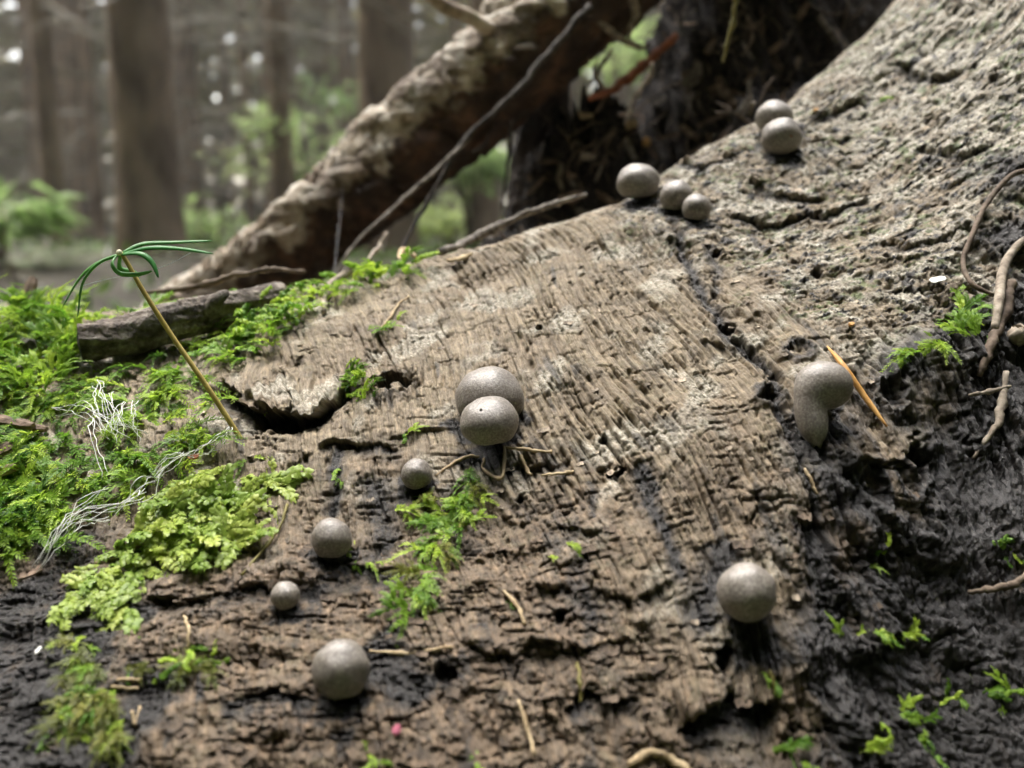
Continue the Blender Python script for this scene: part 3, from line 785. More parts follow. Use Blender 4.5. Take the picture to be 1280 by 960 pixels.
clod(at(1010, 190, 34)+Vector((0, 0, -5.6)), (4.5, 3.0, 7.5), 17, .2)
clod(at(300, 400, 31)+Vector((0, 0, -5.2)), (6.5, 3.0, 5.0), 21, .18)
_I, _J = np.mgrid[0:PXYZ.shape[0]-3:3, 0:PXYZ.shape[1]-3:3]
def ray(px, py):
    d = at(px, py, 10).normalized(); best = None
    for b in BVH:
        h = b.ray_cast(Vector((0, 0, 0)), d)
        if h[0] is not None and (best is None or h[3] < best[3]): best = h
    return best
def ground_at(px, py):
    """nearest of soil or log under a photo pixel"""
    h = ray(px, py)
    P, n = surf(px, py); qx, qy = project(P.x, P.y, P.z)
    onlog = abs(qx-px)+abs(qy-py) < 5
    if onlog and (h is None or P.length < h[3]+1): return P, n
    if h is None: return P, n
    return h[0], h[1] if h[1].dot(h[0]) < 0 else -h[1]

# leaning broken branch
def branch_grid(path, rad, seed, nu, nv, amp):
    P = spline(path, nu); Rr = np.interp(np.linspace(0, 1, nu), np.linspace(0, 1, len(rad)), rad)
    V = np.zeros((nu, nv, 3)); t0 = (P[1]-P[0]).normalized(); side = t0.orthogonal().normalized()
    TH = np.linspace(0, 2*math.pi, nv, endpoint=False); L = 0
    for i in range(nu):
        t = (P[min(i+1, nu-1)]-P[max(i-1, 0)]).normalized(); side = (side-t*side.dot(t)).normalized(); up = t.cross(side)
        if i: L += (P[i]-P[i-1]).length
        c, s_ = np.cos(TH), np.sin(TH)
        u = np.full(nv, L)
        def per(f, sx, sy, sd): return f(c*sx+u/sy, s_*sx+u*.31/sy, sd)
        r = Rr[i]*(1 + amp*(.7*per(N2, 1.1, 3.5, seed) + .5*per(N2, 2.2, 1.2, seed+1) + .28*per(N2, 4.5, .5, seed+2) + .14*per(N2, 9, .25, seed+3)))
        a, b, cc, ox, oy = WORLEY(TH/6.2831853*7+.3*per(N2, 2, .8, seed+4), u/1.0+.5*per(N2, 2, .6, seed+5), seed+6)
        r = r + Rr[i]*.10*(cc-.5) - Rr[i]*.07*(1-smooth(0, .15, b-a)) + Rr[i]*.07*ox
        V[i] = np.array(P[i])[None] + np.outer(c*r, side) + np.outer(s_*r, up)
    F = [(i*nv+k, i*nv+(k+1) % nv, (i+1)*nv+(k+1) % nv, (i+1)*nv+k) for i in range(nu-1) for k in range(nv)]
    F += [tuple(range(nv))[::-1], tuple((nu-1)*nv+k for k in range(nv))]
    return V.reshape(-1, 3), F
def bark_mat(name, dark, mid, pale, sc=70, shaded=False):
    m, nt, b = mat_new(name); T = NT(nt); v = T.coord('Object')
    c = T.ramp(T.noise(v, sc, 6, .65), [(.32, dark), (.47, mid), (.66, pale)])
    c = T.mix(T.ramp(T.noise(v, sc*.35, 4), [(.45, 0), (.62, .7)]), c, dark)
    if shaded:
        inner_shade = T.ramp(T.noise(v, sc*.8, 5), [(.3, (.012, .007, .005)), (.52, (.045, .025, .015)), (.75, (.15, .075, .042))])  # red-brown bare wood, with the underside's shade painted near black
        c = T.mix(T.attr('bark_lit_side').outputs['Fac'], inner_shade, c)
    nt.links.new(c, b.inputs['Base Color']); b.inputs['Roughness'].default_value = .85
    nt.links.new(T.bump(T.noise(v, sc*4, 5), .8, .0015), b.inputs['Normal'])
    return m
M_flaky = bark_mat('flaky_bark', (.06, .038, .025), (.32, .25, .18), (.62, .56, .46))
M_branch_shaded = bark_mat('branch_shaded_below', (.06, .04, .027), (.32, .26, .19), (.70, .66, .57), 130, shaded=True)
o_b = at(200, 470, 40); o_b.z = -20
leaning = empty('leaning_branch', M(o_b)); tag(leaning, 'thick broken branch with pale flaking bark leaning behind the log', 'branch')
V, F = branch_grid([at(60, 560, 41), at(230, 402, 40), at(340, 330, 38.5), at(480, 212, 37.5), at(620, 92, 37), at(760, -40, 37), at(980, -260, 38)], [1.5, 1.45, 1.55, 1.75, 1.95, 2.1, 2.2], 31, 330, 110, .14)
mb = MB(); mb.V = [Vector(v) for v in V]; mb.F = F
ob_ = mb.build('bark', M_branch_shaded, o_b, leaning)
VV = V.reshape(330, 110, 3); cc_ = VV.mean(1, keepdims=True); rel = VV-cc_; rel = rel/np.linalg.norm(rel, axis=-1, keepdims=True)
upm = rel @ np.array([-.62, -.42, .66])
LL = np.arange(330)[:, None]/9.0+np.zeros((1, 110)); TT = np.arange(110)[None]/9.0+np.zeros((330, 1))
upm = smooth(.36, .56, upm + .35*N2(LL, TT, 5) + .22*N2(LL*2.7, TT*2.7, 6))  # pale bark on the lit upper side, painted shade below
aa = ob_.data.attributes.new('bark_lit_side', 'FLOAT', 'POINT'); aa.data.foreach_set('value', upm.astype(np.float32).ravel())
mb = MB(); mb.tube(spline([at(612, 38, 35.2), at(585, 20, 34.6), at(555, 8, 34.2), at(528, -12, 33.5)], 9), [.28, .26, .25, .24, .24, .23, .22, .22, .2], 9, True, .12, 3)
mb.build('branch_stub', M_flaky, o_b, leaning)
fl = []
for i in range(110):     # loose bark plates standing off the pale upper side
    u = rng.uniform(.18, .72); p = spline([at(230, 402, 40), at(340, 330, 38.5), at(480, 212, 37.5), at(620, 92, 37)], 40)[min(39, int(u*40))]
    up = Vector((-.62+rng.uniform(-.3, .3), -.45+rng.uniform(-.4, .3), .62)).normalized()
    r = 1.56+.2*u
    c = p+up*r; t = Vector((.70, -.1, .62)); t = (t-up*t.dot(up)).normalized(); s_ = t.cross(up)
    L, w = rng.uniform(.15, .42), rng.uniform(.10, .28); lift = rng.uniform(.02, .16); th = .05
    q = MB(); ring = []
    for k in range(7):
        a = 6.283*k/7; q_ = rng.uniform(.75, 1.2)
        ring.append(c + t*math.cos(a)*L*q_ + s_*math.sin(a)*w*q_ + up*(lift*math.cos(a)+rng.uniform(-.02, .02)))
    q.add(ring+[v-up*th-up*.05 for v in ring], [tuple(range(7))] + [tuple(range(13, 6, -1))] + [(k, k+7, (k+1) % 7+7, (k+1) % 7) for k in range(7)])
    q.build('bark_plate', M_flaky, o_b, ob_, False)
# black tube put where deep shade lies between branch and soil
M_void = bark_mat('void_shade', (.008, .006, .005), (.02, .014, .01), (.06, .042, .03))
o_r = at(672, 330, 41); o_r.z = -20
V, F = branch_grid([at(655, 560, 41), at(662, 300, 41), at(672, 200, 41), at(684, 110, 40.5), at(688, 10, 40), at(700, -120, 40)], [1.5, 1.1, 1.1, .9, .85, 1.0], 44, 130, 60, .2)
mb = MB(); mb.V = [Vector(v) for v in V]; mb.F = F
o = mb.build('void_shade_tube', M_void, o_r); tag(o, 'black upright tube for the deep shade between the leaning branch and the soil bank', 'root')

# ------------------------------------------------------------------ twigs, roots and litter
M_twiggrey = simple_mat('grey_twig', (.07, .06, .05), (.26, .235, .20), 500, .85, .6, .0006)
M_twigdark = simple_mat('dark_twig', (.018, .016, .014), (.085, .075, .065), 500, .85, .6, .0006)
M_rootpale = simple_mat('pale_root', (.14, .11, .08), (.38, .33, .26), 420, .8, .5, .0006)
M_rootbrn = simple_mat('brown_root', (.07, .05, .035), (.17, .13, .095), 420, .8, .5, .0006)
M_straw = simple_mat('straw', (.24, .17, .09), (.48, .38, .23), 500, .7, .3, .0004)
M_orange = simple_mat('orange_root', (.11, .032, .014), (.24, .08, .03), 400, .7, .4, .0006)
M_needledry = simple_mat('dry_needle', (.42, .20, .05), (.62, .36, .12), 400, .5, .2, .0003)
M_chip = simple_mat('brown_chip', (.07, .048, .034), (.27, .195, .14), 380, .85, .6, .0008, rnd=.8)
M_olive = simple_mat('olive_stem', (.10, .09, .02), (.20, .17, .05), 300, .6, .2, .0003)
M_white = simple_mat('white_thread', (.66, .66, .61), (.85, .85, .82), 300, .5, 0)
M_web = simple_mat('spider_silk', (.5, .52, .55), (.7, .72, .75), 300, .3, 0)
def tube_thing(name, pts, rad, mat, label, cat, group=None, seg=8, n=26, wob=.12, seed=1, flat=1.0):
    """pts in cm; a bent tube standing at its first point"""
    P = spline(pts, n); R = np.interp(np.linspace(0, 1, n), np.linspace(0, 1, len(rad)), rad)
    q_ = random.Random(int(pts[0][0]*97+pts[0][1]*31)+n); kx, kz, kr = 0, 0, 1
    for i in range(n):                                   # kinks and nodes of a real twig
        kx = kx*.6+q_.gauss(0, .22)*R[i]; kz = kz*.6+q_.gauss(0, .22)*R[i]; kr = 1+(kr-1)*.5+q_.gauss(0, .10)
        if wob > .06: P[i] = P[i]+Vector((kx, 0, kz)); R[i] *= max(.6, kr)*(1.3 if q_.random() < .08 else 1)
    mb = MB(); mb.tube(P, list(R), seg, True, wob, seed, flat)
    o = mb.build(name, mat, P[0]); tag(o, label, cat, group); return o
def on(px, py, up=0.0):
    p, n = ground_at(px, py); return p + n*up
# twig lying on the crest, the long dark one that hangs over the gap, others
def zrel(px, py, y): return at(px, py, y)
tube_thing('grey_twig', [on(548, 317, .12), zrel(600, 296, 25.8), zrel(650, 270, 26.3), zrel(690, 256, 26.6), zrel(733, 243, 27)], [.09, .105, .09, .08, .06], M_twiggrey, 'knotty grey twig lying behind the crest of the log', 'twig', n=40, wob=.22)
tube_thing('dark_twig', [zrel(738, 8, 33), zrel(690, 62, 32.6), zrel(640, 118, 32), zrel(588, 168, 31.6), zrel(545, 235, 31), zrel(500, 318, 30), zrel(490, 350, 29.8)], [.12, .115, .105, .09, .075, .06, .05], M_twigdark, 'long thin dark twig hanging across the gap under the leaning branch', 'twig', n=50)
tube_thing('grey_strand', [zrel(588, 172, 31.6), zrel(545, 212, 31), zrel(490, 262, 30.4), zrel(440, 310, 29.5), zrel(420, 350, 29)], [.05, .07, .06, .05, .04], M_twiggrey, 'pale frayed strand branching off the long dark twig', 'twig', n=36, wob=.3)
tube_thing('bark_strip', [on(462, 330, .25), zrel(472, 312, 27.5), zrel(484, 290, 28)], [.1, .13, .08], M_rootpale, 'short pale strip of bark leaning by the moss crest', 'bark strip', n=12, flat=.4)
tube_thing('straw_splinter', [on(428, 334, .2), zrel(446, 340, 25.2), zrel(468, 346, 25)], [.07, .08, .05], M_straw, 'pale splinter lying across the moss on the crest', 'splinter', n=12, flat=.5)
tube_thing('straw_splinter', [on(498, 302, .1), zrel(505, 312, 26.5), on(520, 322, .1)], [.05, .07, .06], M_straw, 'stubby straw-coloured splinter beside the knotty grey twig', 'splinter', n=12)
tube_thing('dead_needle', [on(560, 330, .08), on(575, 327, .08), on(590, 322, .08)], [.06, .07, .05], M_straw, 'flat tan bark sliver at the foot of the knotty grey twig', 'bark sliver', n=10, flat=.5)
tube_thing('thin_twig', [on(190, 372, .35), on(240, 362, .45), on(300, 358, .5), on(345, 352, .5), on(385, 356, .35)], [.05, .07, .07, .06, .05], M_rootbrn, 'thin wavy brown twig lying over the moss above the broken stick', 'twig', n=36, wob=.2)
tube_thing('thin_twig', [on(405, 395, .1), on(414, 372, .25), on(440, 356, .3), on(450, 350, .2)], [.05, .07, .09, .04], M_rootpale, 'bent pale twig on the moss at the bare wood edge', 'twig', n=20, wob=.2)
# broken stick among the moss
M_stick = bark_mat('stick_bark', (.022, .016, .012), (.15, .12, .095), (.42, .375, .32), 330)
sP = [at(100, 428, 20.6), at(150, 422, 20.9), at(210, 405, 21.3), at(262, 392, 21.8), at(310, 380, 22.4), at(352, 368, 23.2)]
V, F = branch_grid(sP, [.40, .42, .42, .40, .36, .30], 61, 260, 64, .24)
o_s = sP[0].copy(); stick = empty('broken_stick', M(o_s)); tag(stick, 'thick broken grey-brown stick bedded in the moss', 'stick')
mb = MB(); mb.V = [Vector(v) for v in V]; mb.F = F[:-2]; mb.build('bark', M_stick, o_s, stick)
ends = MB(); ends.add([Vector(v) for v in V[:64]]+[sP[0]-(sP[1]-sP[0]).normalized()*.06], [(k, 64, (k+1) % 64) for k in range(64)])
ends.build('broken_end', M_twigdark, o_s, stick)
mb = MB(); mb.tube(spline([at(262, 388, 21.5), at(272, 374, 21.4), at(284, 366, 21.6)], 6), [.2, .2, .17, .15, .12, .08], 9, True, .15, 4); mb.build('knot', M_stick, o_s, stick)

# roots on the dark side
tube_thing('pale_root', [on(1242, 418, .14), on(1246, 385, .22), on(1252, 350, .25), on(1268, 322, .25), on(1300, 295, .25)], [.07, .095, .09, .08, .07], M_rootpale, 'smooth pale broken root over the dark wood by the green sprig', 'root', n=34, wob=.06, seg=12)
tube_thing('wiry_root', [on(1290, 218, .12), on(1262, 228, .14), on(1232, 262, .12), on(1214, 300, .14), on(1203, 335, .14), on(1213, 358, .1), on(1240, 372, .05)], [.06, .06, .055, .055, .05, .05, .04], M_rootbrn, 'thin wiry brown root looping over the weathered wood', 'root', n=50, wob=.06)
tube_thing('brown_root', [on(1262, 360, .1), on(1255, 395, .12), on(1235, 440, .12), on(1222, 470, .1)], [.09, .1, .09, .06], M_rootbrn, 'dark brown root running down beside the pale broken root', 'root', n=30, wob=.12)
tube_thing('pale_root_stub', [on(1262, 425, .15), on(1275, 428, .2), on(1300, 426, .2)], [.10, .16, .17], M_rootpale, 'stubby pale root end beside the pale broken root', 'root', n=14, wob=.12)
tube_thing('straw_root', [on(1255, 470, .1), on(1248, 510, .14), on(1240, 540, .1), on(1215, 575, .08)], [.05, .07, .05, .03], M_rootpale, 'thin straw-coloured rootlet on the dark lower wood', 'root', n=24, wob=.2)
tube_thing('straw_root', [on(1210, 498, .1), on(1238, 492, .14), on(1262, 486, .1)], [.025, .035, .025], M_rootpale, 'short rootlet crossing the straw-coloured rootlet', 'root', n=14, wob=.2)
tube_thing('brown_root', [on(1208, 742, .1), on(1240, 738, .14), on(1270, 728, .14), on(1300, 700, .1)], [.04, .06, .06, .06], M_rootbrn, 'brown rootlet on the dark wood below the leafy sprigs', 'root', n=24, wob=.2)
tube_thing('dry_needle', [on(1032, 437, .07), on(1052, 465, .15), on(1080, 502, .12), on(1106, 538, .09)], [.015, .05, .055, .05, .018], M_needledry, 'orange-yellow dry needle lying behind the bent fruiting body', 'needle', n=24, wob=.05)
tube_thing('straw_root', [on(786, 955, .06), on(812, 946, .1), on(845, 955, .06), on(868, 975, .05)], [.05, .06, .06, .05], M_straw, 'curved straw-coloured rootlet at the foot of the log', 'rootlet', n=22)
straws = [
 ([(545,596),(560,586),(585,575),(600,573)], 'curled rootlet below the paired fruiting bodies'),
 ([(604,575),(606,590),(628,600),(632,560)], 'forked pale rootlet under the paired fruiting bodies'),
 ([(630,560),(660,565),(690,567)], 'thin rootlet running from the paired fruiting bodies into a crack'),
 ([(650,570),(660,590),(665,596)], 'tiny hanging rootlet beside the forked pale rootlet'),
 ([(678,597),(700,595),(718,592)], 'short straw fragment lying under the crack'),
 ([(462,815),(500,820),(530,816),(566,812)], 'long tan rootlet beside the large round fruiting body'),
 ([(648,875),(656,900),(662,922),(668,945)], 'bent straw rootlet on brown wood near the foot'),
 ([(722,830),(725,855),(726,880)], 'thin olive rootlet stuck to brown wood'),
 ([(630,740),(645,758),(655,782)], 'thin dry rootlet under the small green shoot'),
 ([(1004,588),(1012,602),(1020,618)], 'tan splinter below the bent fruiting body'),
 ([(232,772),(238,790),(236,812)], 'bare tan stalk above the creeping moss strand'),
 ([(322,652),(325,668),(327,690)], 'tan stalk at the edge of the liverwort'),
 ([(360,632),(352,660),(330,690),(302,720)], 'olive dying strand trailing from the liverwort'),
 ([(165,690),(215,668),(250,650),(262,640)], 'brown stalk lying in the liverwort'),
 ([(120,705),(160,700),(185,712)], 'brown withered stalk under the liverwort'),
 ([(530,735),(534,752),(538,768)], 'tan stalk under the green sprig'),
 ([(470,418),(486,405),(500,382),(512,372)], 'dry stem beside the small sprig on the wood'),
 ([(960,840),(966,860),(968,870)], 'olive fleck under the round fruiting body'),
 ([(140,860),(175,862)], 'brown splinter by the tuft of moss'),
 ([(148,852),(180,850)], 'narrow brown splinter by the tuft of moss'),
 ([(166,890),(172,910),(176,885)], 'looped pale rootlet beside the tuft of moss'),
]
for i, (pp, lab) in enumerate(straws):
    pts = [on(x, y, .035+.03*(0 < k < len(pp)-1)) for k, (x, y) in enumerate(pp)]
    tube_thing('rootlet', pts, [.022, .032, .024], [M_straw, M_rootpale, M_olive][0 if i not in (7, 12, 17) else 2], lab, 'rootlet', n=18, wob=.25, seg=6, seed=i)
# red and pale roots in the soil bank
def free_tube(name, pp, y, rad, mat, lab, cat='root', n=26, wob=.15):
    tube_thing(name, [at(px, py, y) for px, py in pp], rad, mat, lab, cat, n=n, wob=wob)
free_tube('orange_root', [(735,124),(768,110),(796,90),(822,66),(846,44)], 35, [.10, .13, .17, .15, .1], M_orange, 'orange-red root stub sticking out of the soil bank')
free_tube('pale_root', [(728,18),(752,30),(778,48),(800,60),(812,56)], 35.5, [.1, .12, .12, .1, .06], M_rootpale, 'pale bent rootlet crossing above the orange root')
free_tube('pale_root', [(790,-6),(794,14),(790,30),(786,50)], 35.5, [.1, .12, .1, .06], M_rootpale, 'curly whitish rootlet hanging at the top of the soil bank', wob=.3)
free_tube('pale_root', [(815,78),(812,96),(796,120),(784,146),(780,156)], 34, [.07, .08, .07, .05, .03], M_rootpale, 'forked whitish rootlet hanging down the soil bank')
free_tube('olive_stem', [(921,-8),(917,20),(910,50),(904,78)], 31, [.07, .07, .06, .05], M_olive, 'olive-yellow grass stem in front of the soil bank', 'stem')
for i, (pp, lab) in enumerate([([(826,50),(824,74),(820,100)], 'fine grey rootlet beside the forked whitish rootlet'), ([(765,60),(750,85),(735,110)], 'fine brown rootlet in the gap by the orange root'),
    ([(640,150),(634,210),(628,262)], 'ragged brown rootlet at the edge of the dark void'), ([(935,20),(940,45),(928,70)], 'fine dark rootlet beside the olive stem'), ([(870,10),(850,30),(862,52)], 'wiry dark rootlet on the soil bank top'),
    ([(745,140),(755,120),(742,92),(748,70)], 'looping brown rootlet in front of the gap'), ([(590,190),(606,180),(612,165)], 'torn dark bark shred under the leaning branch')]):
    free_tube('rootlet', pp, 35, [.05, .06, .03], M_rootbrn if i % 2 else M_twigdark, lab, 'rootlet', 20, .3)
# chips of wood and needles on the soil bank
def chip(px, py, L, w, ang, mat, group='brown wood chips littering the soil bank', label='small brown wood chip lying on the dark soil bank', name='wood_chip', lift=.5):
    h = ray(px, py)
    if h is None: return
    P, n = h[0], h[1]
    if n.dot(P) > 0: n = -n
    v = P.normalized(); r = Vector((1, 0, 0)); u = r.cross(v).normalized()
    d = r*math.cos(ang)+u*math.sin(ang); d = (d-n*d.dot(n)*.8).normalized(); s_ = d.cross(n).normalized(); up = s_.cross(d)
    mb = MB(); V = []
    R_ = random.Random(int(px*13+py))
    for k in range(4):
        t = k/3-.5; ww = w*(1, 1.15, 1, .6)[k]*R_.uniform(.8, 1.2)
        c = P + n*w*lift + d*L*t + up*R_.uniform(-.1, .1)*w + s_*R_.uniform(-.2, .2)*w
        V += [c+s_*ww*.5+up*w*.22, c-s_*ww*.5+up*w*.22, c-s_*ww*.5-up*w*.22, c+s_*ww*.5-up*w*.22]
    Fq = [(k*4+j, k*4+(j+1) % 4, (k+1)*4+(j+1) % 4, (k+1)*4+j) for k in range(3) for j in range(4)] + [(3, 2, 1, 0), (12, 13, 14, 15)]
    mb.add(V, Fq)
    o = mb.build(name, mat, P, None, False); tag(o, label, 'wood chip', group)
specials = [(848,168,48,9,.1,'tan split chip lying above the pair of round fruiting bodies',M_chip),(915,130,62,9,-.9,'long brown splinter slanting behind the upper fruiting bodies',M_chip),(975,122,80,10,.62,'reddish-brown bark strip pointing at the bare log crest',M_chip),
 (730,146,26,9,.05,'pale orange chip on the middle of the soil bank',M_straw),(790,158,16,10,.3,'pale yellow chip under the hanging rootlet',M_straw),(805,178,12,8,1.2,'small amber chip beside the pale yellow chip',M_needledry),(870,95,36,14,1.1,'grey weathered chip among the rootlets',M_twiggrey),
 (715,246,30,9,.1,'reddish bark flake near the end of the knotty grey twig',M_chip),(660,298,40,7,.7,'brown needle-like splinter below the knotty grey twig',M_chip),(890,150,44,6,.4,'thin brown splinter crossing the soil bank',M_chip),(905,175,34,8,.9,'curled brown chip close to the log crest',M_chip)]
for px, py, L, w, a, lab, mt in specials:
    k = 36/FPX; chip(px, py, L*k, w*k, a, mt, None, lab)
for i in range(150):
    px = rng.uniform(640, 1060); py = rng.uniform(0, 320); k = 36/FPX
    if i > 100: px, py = rng.uniform(540, 1000), rng.uniform(240, 330)-max(0, px-800)*.1
    chip(px, py, rng.uniform(10, 42)*k, rng.uniform(3, 8)*k, rng.uniform(-1.5, 1.5), rng.choice([M_chip, M_chip, M_chip, M_twigdark, M_rootbrn, M_rootpale, M_twiggrey]))

# fine rootlets matting the soil bank: too many to count
mb = MB(); R_ = random.Random(17); k_ = 0
while k_ < 620:
    px, py = R_.uniform(640, 1070), R_.uniform(-10, 300); h = ray(px, py)
    if h is None: continue
    P, n = h[0], h[1]; n = -n if n.dot(P) > 0 else n
    d_ = Vector((R_.gauss(0, 1), R_.gauss(0, .4), R_.gauss(-.4, 1))); d_ = (d_-n*d_.dot(n)*.7).normalized(); L = R_.uniform(.4, 1.6)
    pts = [P-n*.05]
    for i in range(1, 6): d_ = (d_+Vector((R_.gauss(0, .35), R_.gauss(0, .2), R_.gauss(0, .35)))).normalized(); pts.append(pts[-1]+d_*L/5+n*(.06 if i < 4 else -.05))
    t = R_.choice((.012, .02, .03, .045, .06))*R_.uniform(.8, 1.2); mb.tube(pts, [t, t, t*.9, t*.8, t*.6, t*.3], 4, False, .2, k_); k_ += 1
o = mb.build('rootlet_mat', M_rootbrn, at(900, 200, 36)); tag(o, 'mat of fine brown rootlets over the dark soil bank', 'rootlets', kind='stuff')
# ------------------------------------------------------------------ the round fruiting bodies
def fruit_mat():
    m, nt, b = mat_new('fruit_skin'); T = NT(nt); v = T.coord('Object')
    gran = T.n('ShaderNodeTexVoronoi', inp={'Scale': 3400.0}); nt.links.new(v, gran.inputs['Vector'])
    sp_ = T.noise(v, 2600, 3, .6); bl = T.noise(v, 260, 4)
    c = T.ramp(sp_, [(.36, (.122, .107, .088)), (.5, (.19, .168, .142)), (.66, (.30, .272, .238))])
    c = T.mix(T.ramp(bl, [(.4, 0), (.75, .5)]), c, (.12, .095, .075))
    oi = T.n('ShaderNodeObjectInfo'); hs = T.n('ShaderNodeHueSaturation', inp={'Color': c})
    nt.links.new(T.math('ADD', .92, T.math('MULTIPLY', oi.outputs['Random'], .18)), hs.inputs['Value'])
    spot = T.ramp(T.noise(v, 420, 2), [(.72, 0), (.78, .8)])
    nt.links.new(T.mix(spot, hs.outputs[0], (.10, .055, .025)), b.inputs['Base Color'])
    b.inputs['Roughness'].default_value = .46; b.inputs['Specular IOR Level'].default_value = .65
    nt.links.new(T.bump(gran.outputs['Distance'], .35, .00012), b.inputs['Normal'])
    return m
M_fruit = fruit_mat()
M_pore = simple_mat('pore', (.02, .015, .012), (.05, .04, .03), 900, .8, 0)
def ball_mesh(rx, ry, rz, seed, seg=56, rows=40):
    TH, PH = np.meshgrid(np.linspace(0, 2*math.pi, seg, endpoint=False), np.linspace(.03, math.pi-.03, rows))
    d = np.stack([np.sin(PH)*np.cos(TH), np.sin(PH)*np.sin(TH), np.cos(PH)], -1)
    n = N2(d[..., 0]*1.2+seed, d[..., 1]*1.2+d[..., 2], seed)*.05 + N2(d[..., 0]*3+d[..., 2]*2, d[..., 1]*3-d[..., 2]*2, seed+1)*.015
    p = d*(1+n)[..., None]*np.array((rx, ry, rz))
    low = np.clip(-d[..., 2]-.55, 0, 1)
    p[..., 2] += low*rz*.5                                  # flattened foot
    F = [(i*seg+k, (i+1)*seg+k, (i+1)*seg+(k+1) % seg, i*seg+(k+1) % seg) for i in range(rows-1) for k in range(seg)]
    F += [tuple(range(seg)), tuple((rows-1)*seg+k for k in range(seg))[::-1]]
    return mesh_of('fruiting_body', (p.reshape(-1, 3)*CM), F, M_fruit)
flabel = {'a': 'flattened round grey-brown fruiting body on the crest, largest of the row of three',
 'b': 'middle grey-brown fruiting body of the row of three on the crest', 'c': 'smallest grey-brown fruiting body at the end of the row of three',
 'd': 'grey-brown fruiting body tucked behind another high on the crest', 'e': 'round grey-brown fruiting body with orange spot, front one of the crest pair',
 'f': 'largest domed fruiting body behind the lower egg-shaped one', 'g': 'egg-shaped fruiting body pressed against the front of the domed one',
 'h': 'small round fruiting body above the feathery green sprig', 'i': 'round grey-brown fruiting body right of the liverwort patch',
 'j': 'smallest oval fruiting body low on the brown wood', 'k': 'large round fruiting body on dark wood near the tan rootlet',
 'l': 'large smooth round fruiting body on the brown wood beside the black side'}
flabel['i'] = 'middle-sized round fruiting body between the liverwort patch and the small round one'
centers = {}
for k, px, py, w, h in FRUIT[:-1]:
    qx, qy = px, py+h*.35
    for it in range(6):
        P, n = surf(qx, qy); n = (n+Vector((0, -.15, .35))).normalized()
        r = w*.5/FPX*P.y*.985; c = P + n*r*.80
        ex, ey = project(c.x, c.y, c.z); qx += px-ex; qy += py-ey
    if k == 'f': c = at(px, py, c.y+.22)
    if k == 'g': c = at(px, py, c.y-.30)
    asp = h/w if k not in 'fd' else {'f': .92, 'd': .95}[k]
    o = link('fruiting_body', ball_mesh(r, r, r*min(1.04, max(asp, .8)), ord(k)))
    zax = n; xax = Vector((1, 0, 0)); xax = (xax-zax*xax.dot(zax)).normalized(); yax = zax.cross(xax)
    if k in 'g': 
        R_ = Matrix.Rotation(-.12, 3, 'Y')
    rot = Matrix((xax, yax, zax)).transposed()
    o.matrix_world = Matrix.Translation(M(c)) @ (rot.to_4x4().lerp(Matrix.Identity(4), .4).to_quaternion().to_matrix().to_4x4())
    tag(o, flabel[k], 'fruiting body', 'round fruiting bodies on the log'); centers[k] = (c, r, n)
# the bent one, with its pale foot
def dep(px, py, rpx):
    P, n = surf(px, py); r = rpx/FPX*P.y; return P + n*r*.75
pathpx = [(1040,482,26), (1035,482,31), (1024,481,30), (1018,488,26), (1014,500,22), (1013,513,21), (1015,525,20.5), (1017,535,18.5), (1019,543,14), (1020,550,8)]
pts = []; rad = []
i_, j_ = _bl(1030, 508); yb = GY[i_, j_]-.30
i_, j_ = _bl(1020, 550); ye = max(yb-.45, GY[i_, j_]-.12)
for q_, (px, py, r) in enumerate(pathpx):
    y = yb+(ye-yb)*max(0, q_-2)/(len(pathpx)-3); rad.append(r/FPX*y); pts.append(at(px, py, y))
nS = 26; Rs = np.interp(np.linspace(0, 1, nS), np.linspace(0, 1, len(rad)), rad)
mb = MB()
for p, r_ in zip(spline(pts, nS), Rs):
    sv = [Vector((math.sin(a)*math.cos(t), math.sin(a)*math.sin(t), math.cos(a)))*r_+p for a in [math.pi*i/10 for i in range(1, 10)] for t in [2*math.pi*j/16 for j in range(16)]]
    mb.add(sv+[p+Vector((0, 0, r_)), p-Vector((0, 0, r_))], [(i*16+j, (i+1)*16+j, (i+1)*16+(j+1) % 16, i*16+(j+1) % 16) for i in range(8) for j in range(16)] + [(144, j, (j+1) % 16) for j in range(16)] + [(145, 128+(j+1) % 16, 128+j) for j in range(16)])
o_m = surf(1020, 552)[0]
bent = empty('fruiting_body', M(o_m)); tag(bent, 'bent grey fruiting body like a bulb with a drooping neck', 'fruiting body', 'round fruiting bodies on the log')
bo = mb.build('body', M_fruit, o_m, bent)
md = bo.modifiers.new('skin', 'REMESH'); md.mode = 'VOXEL'; md.voxel_size = .0002; md.use_smooth_shade = True
md = bo.modifiers.new('soften', 'SMOOTH'); md.iterations = 26; md.factor = .5
M_foot = simple_mat('pale_foot', (.30, .26, .19), (.55, .52, .45), 500, .5, .3, .0003)
mb = MB(); e = on(1022, 556, -.02); mb.tube([pts[-2]*.4+pts[-1]*.6, pts[-1].lerp(e, .6), e], [rad[-1]*1.1, rad[-1]*.9, rad[-1]*1.5], 14, True, .1, 3); mb.build('foot', M_foot, o_m, bent)
